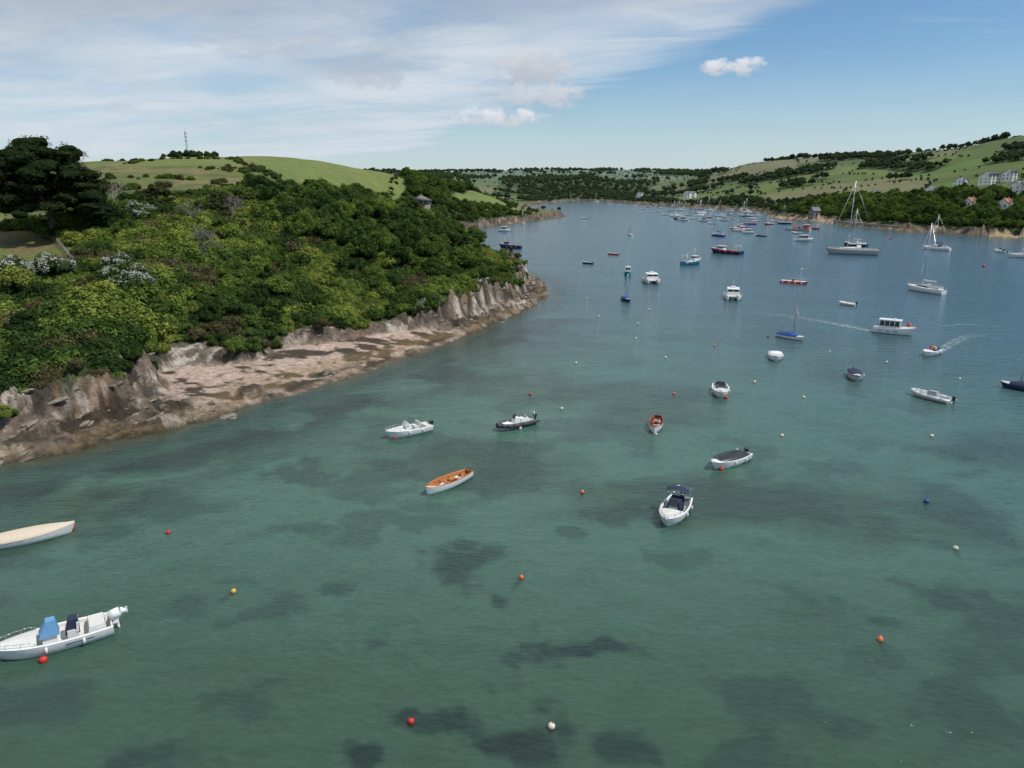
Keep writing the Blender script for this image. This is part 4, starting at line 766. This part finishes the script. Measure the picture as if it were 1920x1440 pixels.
# people in the launch
def person(loc,h,shirt,tr,k):
    V=[(0,0,0),(0,0,.22),(0,.01,.42),(0,.02,.52),(0,.03,.60),(0,.03,.72),(.19,0,.42),(.25,.08,.16),(.16,.30,.10),(-.19,0,.42),(-.25,.08,.16),(-.16,.30,.10),(.1,.02,-.02),(.12,.42,.02),(.12,.44,-.38),(.12,.56,-.42),(-.1,.02,-.02),(-.12,.42,.02),(-.12,.44,-.38),(-.12,.56,-.42)]
    E=[(0,1),(1,2),(2,3),(3,4),(4,5),(2,6),(6,7),(7,8),(2,9),(9,10),(10,11),(0,12),(12,13),(13,14),(14,15),(0,16),(16,17),(17,18),(18,19)]
    Rr=[.15,.14,.14,.06,.10,.085,.07,.05,.035,.07,.05,.035,.09,.07,.05,.04,.09,.07,.05,.04]
    me=bpy.data.meshes.new('seated_person'); me.from_pydata(V,E,[]); o=obj('seated_person',me,loc,h); sk=o.modifiers.new('s','SKIN'); sv=me.skin_vertices[0].data
    for i,r_ in enumerate(Rr): sv[i].radius=(r_,r_)
    sv[0].use_root=True; o.modifiers.new('ss','SUBSURF').levels=1; sk.use_smooth_shade=True
    m=bpy.data.materials.new('clothes_and_skin'); q=nt(m); N=q.nodes; K=q.links.new; oo=N.new('ShaderNodeOutputMaterial'); p=N.new('ShaderNodeBsdfPrincipled'); p.inputs['Roughness'].default_value=.8; K(p.outputs[0],oo.inputs[0])
    tc=N.new('ShaderNodeTexCoord'); sx=N.new('ShaderNodeSeparateXYZ'); K(tc.outputs['Object'],sx.inputs[0]); r=N.new('ShaderNodeValToRGB'); r.color_ramp.interpolation='CONSTANT'; mr=N.new('ShaderNodeMapRange'); mr.inputs[1].default_value=-.5; mr.inputs[2].default_value=.9; K(sx.outputs[2],mr.inputs[0]); K(mr.outputs[0],r.inputs[0])
    e=r.color_ramp.elements; e[0].color=(*tr,1); e[1].position=.42; e[1].color=(*shirt,1); a=e.new(.72); a.color=(.45,.28,.2,1); b=e.new(.84); b.color=(.06,.04,.025,1); K(r.outputs[0],p.inputs['Base Color']); me.materials.append(m)
c=Vector(pb.location); hd=pb.rotation_euler[2]
for i,(dx,dy,sh,tr) in enumerate([(-1.5,.35,(.05,.08,.3),(.03,.03,.06)),(-.8,-.45,(.5,.05,.05),(.05,.05,.07)),(-.7,.45,(.6,.6,.6),(.03,.04,.1)),(.1,.4,(.04,.04,.05),(.1,.1,.1)),(.2,-.4,(.1,.2,.45),(.04,.04,.05)),(-1.5,-.3,(.6,.5,.1),(.05,.05,.1))]):
    x_=c.x+dx*math.cos(hd)-dy*math.sin(hd); y_=c.y+dx*math.sin(hd)+dy*math.cos(hd); person((x_,y_,.66),hd-math.pi/2+(math.pi/2 if dy<0 else -math.pi/2)*.8,sh,tr,i)
# ------------------------------------------------- buildings
def house(name,P,w,d,h,rz,wall=RENDER,roof=SLATE,gables=2,floors=2,rh=3):
    g=P[2]; e=bpy.data.objects.new(name,None); e.location=(P[0],P[1],g+.6); e.rotation_euler=(0,0,rz); scene.collection.objects.link(e)
    wl=MB(); wl.box((0,0,h/2-2),(w,d,h+4),wall)
    for sg in(1,-1): wl.poly([(sg*w/2,-d/2,h),(sg*w/2,d/2,h),(sg*w/2,0,h+rh)][::sg],wall)
    rf=MB(); ov=.4
    for sg in(1,-1): rf.grid([[(-w/2-ov,sg*(d/2+ov),h-rh*ov/(d/2)),(w/2+ov,sg*(d/2+ov),h-rh*ov/(d/2))],[(-w/2-ov,0,h+rh+.02),(w/2+ov,0,h+rh+.02)],[(-w/2-ov,0,h+rh+.2),(w/2+ov,0,h+rh+.2)],[(-w/2-ov,sg*(d/2+ov),h-rh*ov/(d/2)+.18),(w/2+ov,sg*(d/2+ov),h-rh*ov/(d/2)+.18)]],roof,False)
    for i in range(gables):
        x=(-w/2+w*(i+.5)/gables); gw=w/gables*.55; wl.box((x,-d/2-.6,h/2-1),(gw,1.4,h+2),wall); wl.poly([(x-gw/2,-d/2-1.3,h),(x+gw/2,-d/2-1.3,h),(x,-d/2-1.3,h+rh*.8)],wall)
        for sg in(1,-1): rf.grid([[(x+sg*(gw/2+.3),-d/2-1.7,h-.3),(x+sg*(gw/2+.3),-d/4,h-.3)],[(x,-d/2-1.7,h+rh*.85),(x,-d/4,h+rh*.85)]],roof,False)
    for x in(-w*.35,w*.3): wl.box((x,0,h+rh),(.8,.7,2.0),STONE)
    wn=MB()
    for fl in range(floors):
        zz=1.3+fl*2.5
        for i in range(max(2,gables*2)):
            x=-w/2+w*(i+.5)/max(2,gables*2); dep=-d/2-1.32 if gables and abs(((x+w/2)/(w/gables))%1-.5)<.27 else -d/2-.02
            wn.box((x,dep,zz),(.9,.06,1.15),GLASS); wn.box((x,dep-.02,zz+.62),(1.1,.1,.1),WHITE); wn.box((x,dep-.02,zz-.62),(1.1,.14,.1),WHITE); wn.box((x,dep-.04,zz),(.08,.04,1.15),WHITE)
        for yy in(-d/4,d/4): wn.box((-w/2-.02,yy,zz),(.06,.9,1.1),GLASS)
    dr=MB(); dr.box((w*.02,-d/2-.05,1.05),(1.0,.12,2.1),DBLUE)
    for nm_,b_ in(('walls',wl),('roof',rf),('windows',wn),('door',dr)): obj(nm_,b_.mesh(nm_),parent=e)
for h_ in HS: house(h_[0],h_[1],h_[2],h_[3],h_[4],math.radians(h_[5]),wall=h_[6],roof=h_[7],gables=h_[8],floors=h_[9],rh=h_[10])
# quay wall
qw=MB(); pts=[W(u,v) for u,v in[(1560,420),(1600,425),(1660,430),(1720,434),(1780,438)]]
for a,b in zip(pts[:-1],pts[1:]):
    a=Vector(a);b=Vector(b); d_=(b-a).normalized(); n_=Vector((-d_.y,d_.x))
    if n_.x<0: n_=-n_
    qw.grid([[(a.x+n_.x*.5,a.y+n_.y*.5,-1),(b.x+n_.x*.5,b.y+n_.y*.5,-1)],[(a.x+n_.x*.9,a.y+n_.y*.9,2.4),(b.x+n_.x*.9,b.y+n_.y*.9,2.4)],[(a.x+n_.x*2.5,a.y+n_.y*2.5,2.45),(b.x+n_.x*2.5,b.y+n_.y*2.5,2.45)]],STONE,False)
obj('stone_quay_wall',qw.mesh('stone_quay_wall'))
# pavilion on headland
P=PAV; e=bpy.data.objects.new('garden_pavilion',None); k_=P[3]/300*1.05; e.location=(P[0],P[1],P[2]+.3*k_); e.scale=(k_,k_,k_*.85); scene.collection.objects.link(e)
r1=MB(); r1.cyl((0,0,2.35),(0,0,4.6),4.6,.3,SHINGLE,10); r1.ell((0,0,4.7),(.3,.3,.4),SHINGLE); w1=MB(); w1.cyl((0,0,-4),(0,0,1.0),3.6,3.6,STONE,10)
for i in range(10): a=i*.628; w1.cyl((3.7*math.cos(a),3.7*math.sin(a),.8),(3.7*math.cos(a),3.7*math.sin(a),2.45),.17,.17,DECK)
w1.cyl((0,0,1.0),(0,0,2.35),2.8,2.8,STONE,10)
obj('roof',r1.mesh('roof'),parent=e); obj('walls',w1.mesh('walls'),parent=e)
# lattice mast
P=Pt(352,292,450); g=ground(P[0],P[1]); mb=MB(); hh_=16
for i in range(3):
    a=i*2.094; mb.cyl((.9*math.cos(a),.9*math.sin(a),-.5),(.35*math.cos(a),.35*math.sin(a),hh_),.09,.07,GREY,5)
    for k in range(10):
        f=k/10; f2=(k+1)/10; r_=.9-.55*f; r2=.9-.55*f2; b=(i+1)*2.094; mb.cyl((r_*math.cos(a),r_*math.sin(a),f*hh_),(r2*math.cos(b),r2*math.sin(b),f2*hh_),.045,.045,GREY,4)
for zz in(10,12.5,14.5): mb.cyl((.5,0,zz),(.5,0,zz+1.2),.3,.3,WHITE); mb.cyl((-.5,.3,zz),(-.5,.3,zz+1.2),.25,.25,GREY)
mb.cyl((0,0,hh_),(0,0,hh_+2.5),.05,.03,GREY); obj('communications_mast',mb.mesh('communications_mast'),(P[0],P[1],g))
# fence
fp=[Pt(*p)[:2] for p in[(30,412,146),(70,420,142),(105,440,131),(118,455,124),(128,470,119),(140,478,116)]]; mb=MB(); tops=[]
for a,b in zip(fp[:-1],fp[1:]):
    for k in range(5):
        x_=a[0]+(b[0]-a[0])*k/5; y_=a[1]+(b[1]-a[1])*k/5; g=ground(x_,y_); mb.cyl((x_,y_,g-.3),(x_,y_,g+1.25),.07,.06,DEADW,6); tops.append((x_,y_,g))
for a,b in zip(tops[:-1],tops[1:]):
    for hz in(.5,.85,1.15): mb.cyl((a[0],a[1],a[2]+hz),(b[0],b[1],b[2]+hz),.02,.02,DEADW,4,False)
obj('wooden_fence',mb.mesh('wooden_fence'))
# ---------------------------------------------------------------- sky & sun
SUN_EL=math.radians(57); sd=Vector((.93,-.22,0)).normalized(); az_=math.atan2(sd.x,sd.y)
wd_=bpy.data.worlds.new('World'); scene.world=wd_; wd_.use_nodes=True; q=wd_.node_tree; N=q.nodes; N.clear(); K=q.links.new
out=N.new('ShaderNodeOutputWorld'); bg=N.new('ShaderNodeBackground'); bg.inputs[1].default_value=.1; K(bg.outputs[0],out.inputs[0])
sk=N.new('ShaderNodeTexSky'); sk.sky_type='NISHITA'; sk.sun_disc=False; sk.sun_elevation=SUN_EL; sk.sun_rotation=az_; sk.air_density=1.0; sk.dust_density=.3; sk.ozone_density=2.0
tc=N.new('ShaderNodeTexCoord'); sx=N.new('ShaderNodeSeparateXYZ'); K(tc.outputs['Generated'],sx.inputs[0])
def M(op,a,b=None,c=None,cl=False):
    m_=N.new('ShaderNodeMath'); m_.operation=op; m_.use_clamp=cl
    for i,s_ in enumerate((a,b,c)):
        if s_ is None: continue
        if isinstance(s_,(int,float)): m_.inputs[i].default_value=s_
        else: K(s_,m_.inputs[i])
    return m_.outputs[0]
def SS(a,b,x):
    m_=N.new('ShaderNodeMapRange'); m_.interpolation_type='SMOOTHSTEP'; m_.inputs[1].default_value=a; m_.inputs[2].default_value=b; K(x,m_.inputs[0]); return m_.outputs[0]
AZ=M('MULTIPLY',M('ARCTAN2',sx.outputs[0],sx.outputs[1]),57.2958); EL=M('MULTIPLY',M('ARCSINE',sx.outputs[2]),57.2958)
def NO(vx,vy,vz,sc,det,rough=.5,dist=0):
    c_=N.new('ShaderNodeCombineXYZ')
    for i,s_ in enumerate((vx,vy,vz)):
        if isinstance(s_,(int,float)): c_.inputs[i].default_value=s_
        else: K(s_,c_.inputs[i])
    t_=N.new('ShaderNodeTexNoise'); t_.inputs['Scale'].default_value=sc; t_.inputs['Detail'].default_value=det; t_.inputs['Roughness'].default_value=rough; t_.inputs['Distortion'].default_value=dist; K(c_.outputs[0],t_.inputs['Vector']); return t_.outputs[0]
zz=M('ADD',M('MAXIMUM',sx.outputs[2],0),.1); px=M('DIVIDE',sx.outputs[0],zz); py=M('DIVIDE',sx.outputs[1],zz)
ci1=NO(px,M('MULTIPLY',py,1.0),0,.9,8,.6,.6); ci2=NO(M('MULTIPLY',px,.35),M('ADD',py,M('MULTIPLY',px,.25)),3,2.2,7,.6,.5)
edge=M('SUBTRACT',M('MULTIPLY_ADD',EL,3.1,-14.5),AZ); edge=M('ADD',edge,M('MULTIPLY',M('SUBTRACT',ci2,.5),12))
mask=SS(-2,5,edge)
dens=M('MULTIPLY',mask,M('ADD',M('MULTIPLY',SS(.32,.62,ci1),.36),M('ADD',M('MULTIPLY',SS(.38,.62,ci2),.32),.38)),cl=True)
stre=M('MULTIPLY',SS(.5,.75,ci2),.30); dens=M('MAXIMUM',dens,stre)
hz=M('MULTIPLY',SS(10,-1,EL),.62); dens=M('MAXIMUM',dens,hz)
grey=SS(.42,.68,NO(px,py,9,.55,5,.55,.3))
def mixc(f,a,b,bt='MIX'):
    m_=N.new('ShaderNodeMix'); m_.data_type='RGBA'; m_.blend_type=bt
    for i,s_ in((0,f),(6,a),(7,b)):
        if isinstance(s_,tuple): m_.inputs[i].default_value=s_
        elif isinstance(s_,(int,float)): m_.inputs[i].default_value=s_
        else: K(s_,m_.inputs[i])
    return m_.outputs[2]
cc=mixc(M('MULTIPLY',grey,SS(2,9,EL)),(6.4,7.1,7.8,1),(4.4,5.0,5.9,1))
skyc=mixc(1.0,sk.outputs[0],(.72,.94,1.08,1),'MULTIPLY')
col=mixc(dens,skyc,cc)
pn=NO(M('MULTIPLY',AZ,1.0),M('MULTIPLY',EL,1.5),0,.75,7,.6,.2)
def azel(u,v):
    x,y,z=ray(u,v); l=math.sqrt(x*x+y*y+z*z); return math.degrees(math.atan2(x,y)),math.degrees(math.asin(z/l))
for (u,v,ru,rv,s_) in [(1000,125,90,52,1.0),(1020,180,85,30,.85),(935,222,100,24,.9),(1345,125,38,18,.95),(1400,125,42,22,.95),(690,135,100,36,.6),(480,80,150,40,.4),(230,205,40,14,.3)]:
    a0,e0=azel(u,v); a1,_=azel(u+ru,v); _,e1=azel(u,v-rv); ra=a1-a0; re=e1-e0
    g=M('ADD',M('POWER',M('DIVIDE',M('SUBTRACT',AZ,a0),ra),2),M('POWER',M('DIVIDE',M('SUBTRACT',EL,e0),re),2))
    f=M('ADD',M('SUBTRACT',1,g),M('MULTIPLY',M('SUBTRACT',pn,.5),3.4)); f=M('MULTIPLY',SS(.0,1.0,f),s_)
    lit=SS(e0-re*.9,e0+re*.9,M('ADD',EL,M('MULTIPLY',M('SUBTRACT',pn,.5),re*2)))
    gc=(5.4,5.8,6.5,1) if v>160 or u>1200 else (4.4,4.9,5.7,1); wc_=(8.0,8.2,8.5,1) if (u>1200 or v==222) else ((6.6,6.9,7.3,1) if u>800 else (4.7,5.3,6.2,1))
    col=mixc(f,col,mixc(lit,gc,wc_))
K(col,bg.inputs[0])
sl=bpy.data.lights.new('sun','SUN'); sl.energy=3.8; sl.angle=math.radians(.5); sl.color=(1,.96,.89); so=bpy.data.objects.new('sun',sl); scene.collection.objects.link(so)
dv=Vector((sd.x*math.cos(SUN_EL),sd.y*math.cos(SUN_EL),math.sin(SUN_EL))); so.rotation_euler=dv.to_track_quat('Z','Y').to_euler(); so.location=dv*200
cam=bpy.data.cameras.new('camera'); cam.lens=36*F/1920; cam.sensor_width=36; cam.clip_end=12000; cam.clip_start=.5
co=bpy.data.objects.new('camera',cam); co.location=(0,0,H); co.rotation_euler=(math.pi/2-PT,0,0); scene.collection.objects.link(co); scene.camera=co
scene.view_settings.view_transform='Standard'; scene.view_settings.look='None'; scene.view_settings.exposure=0
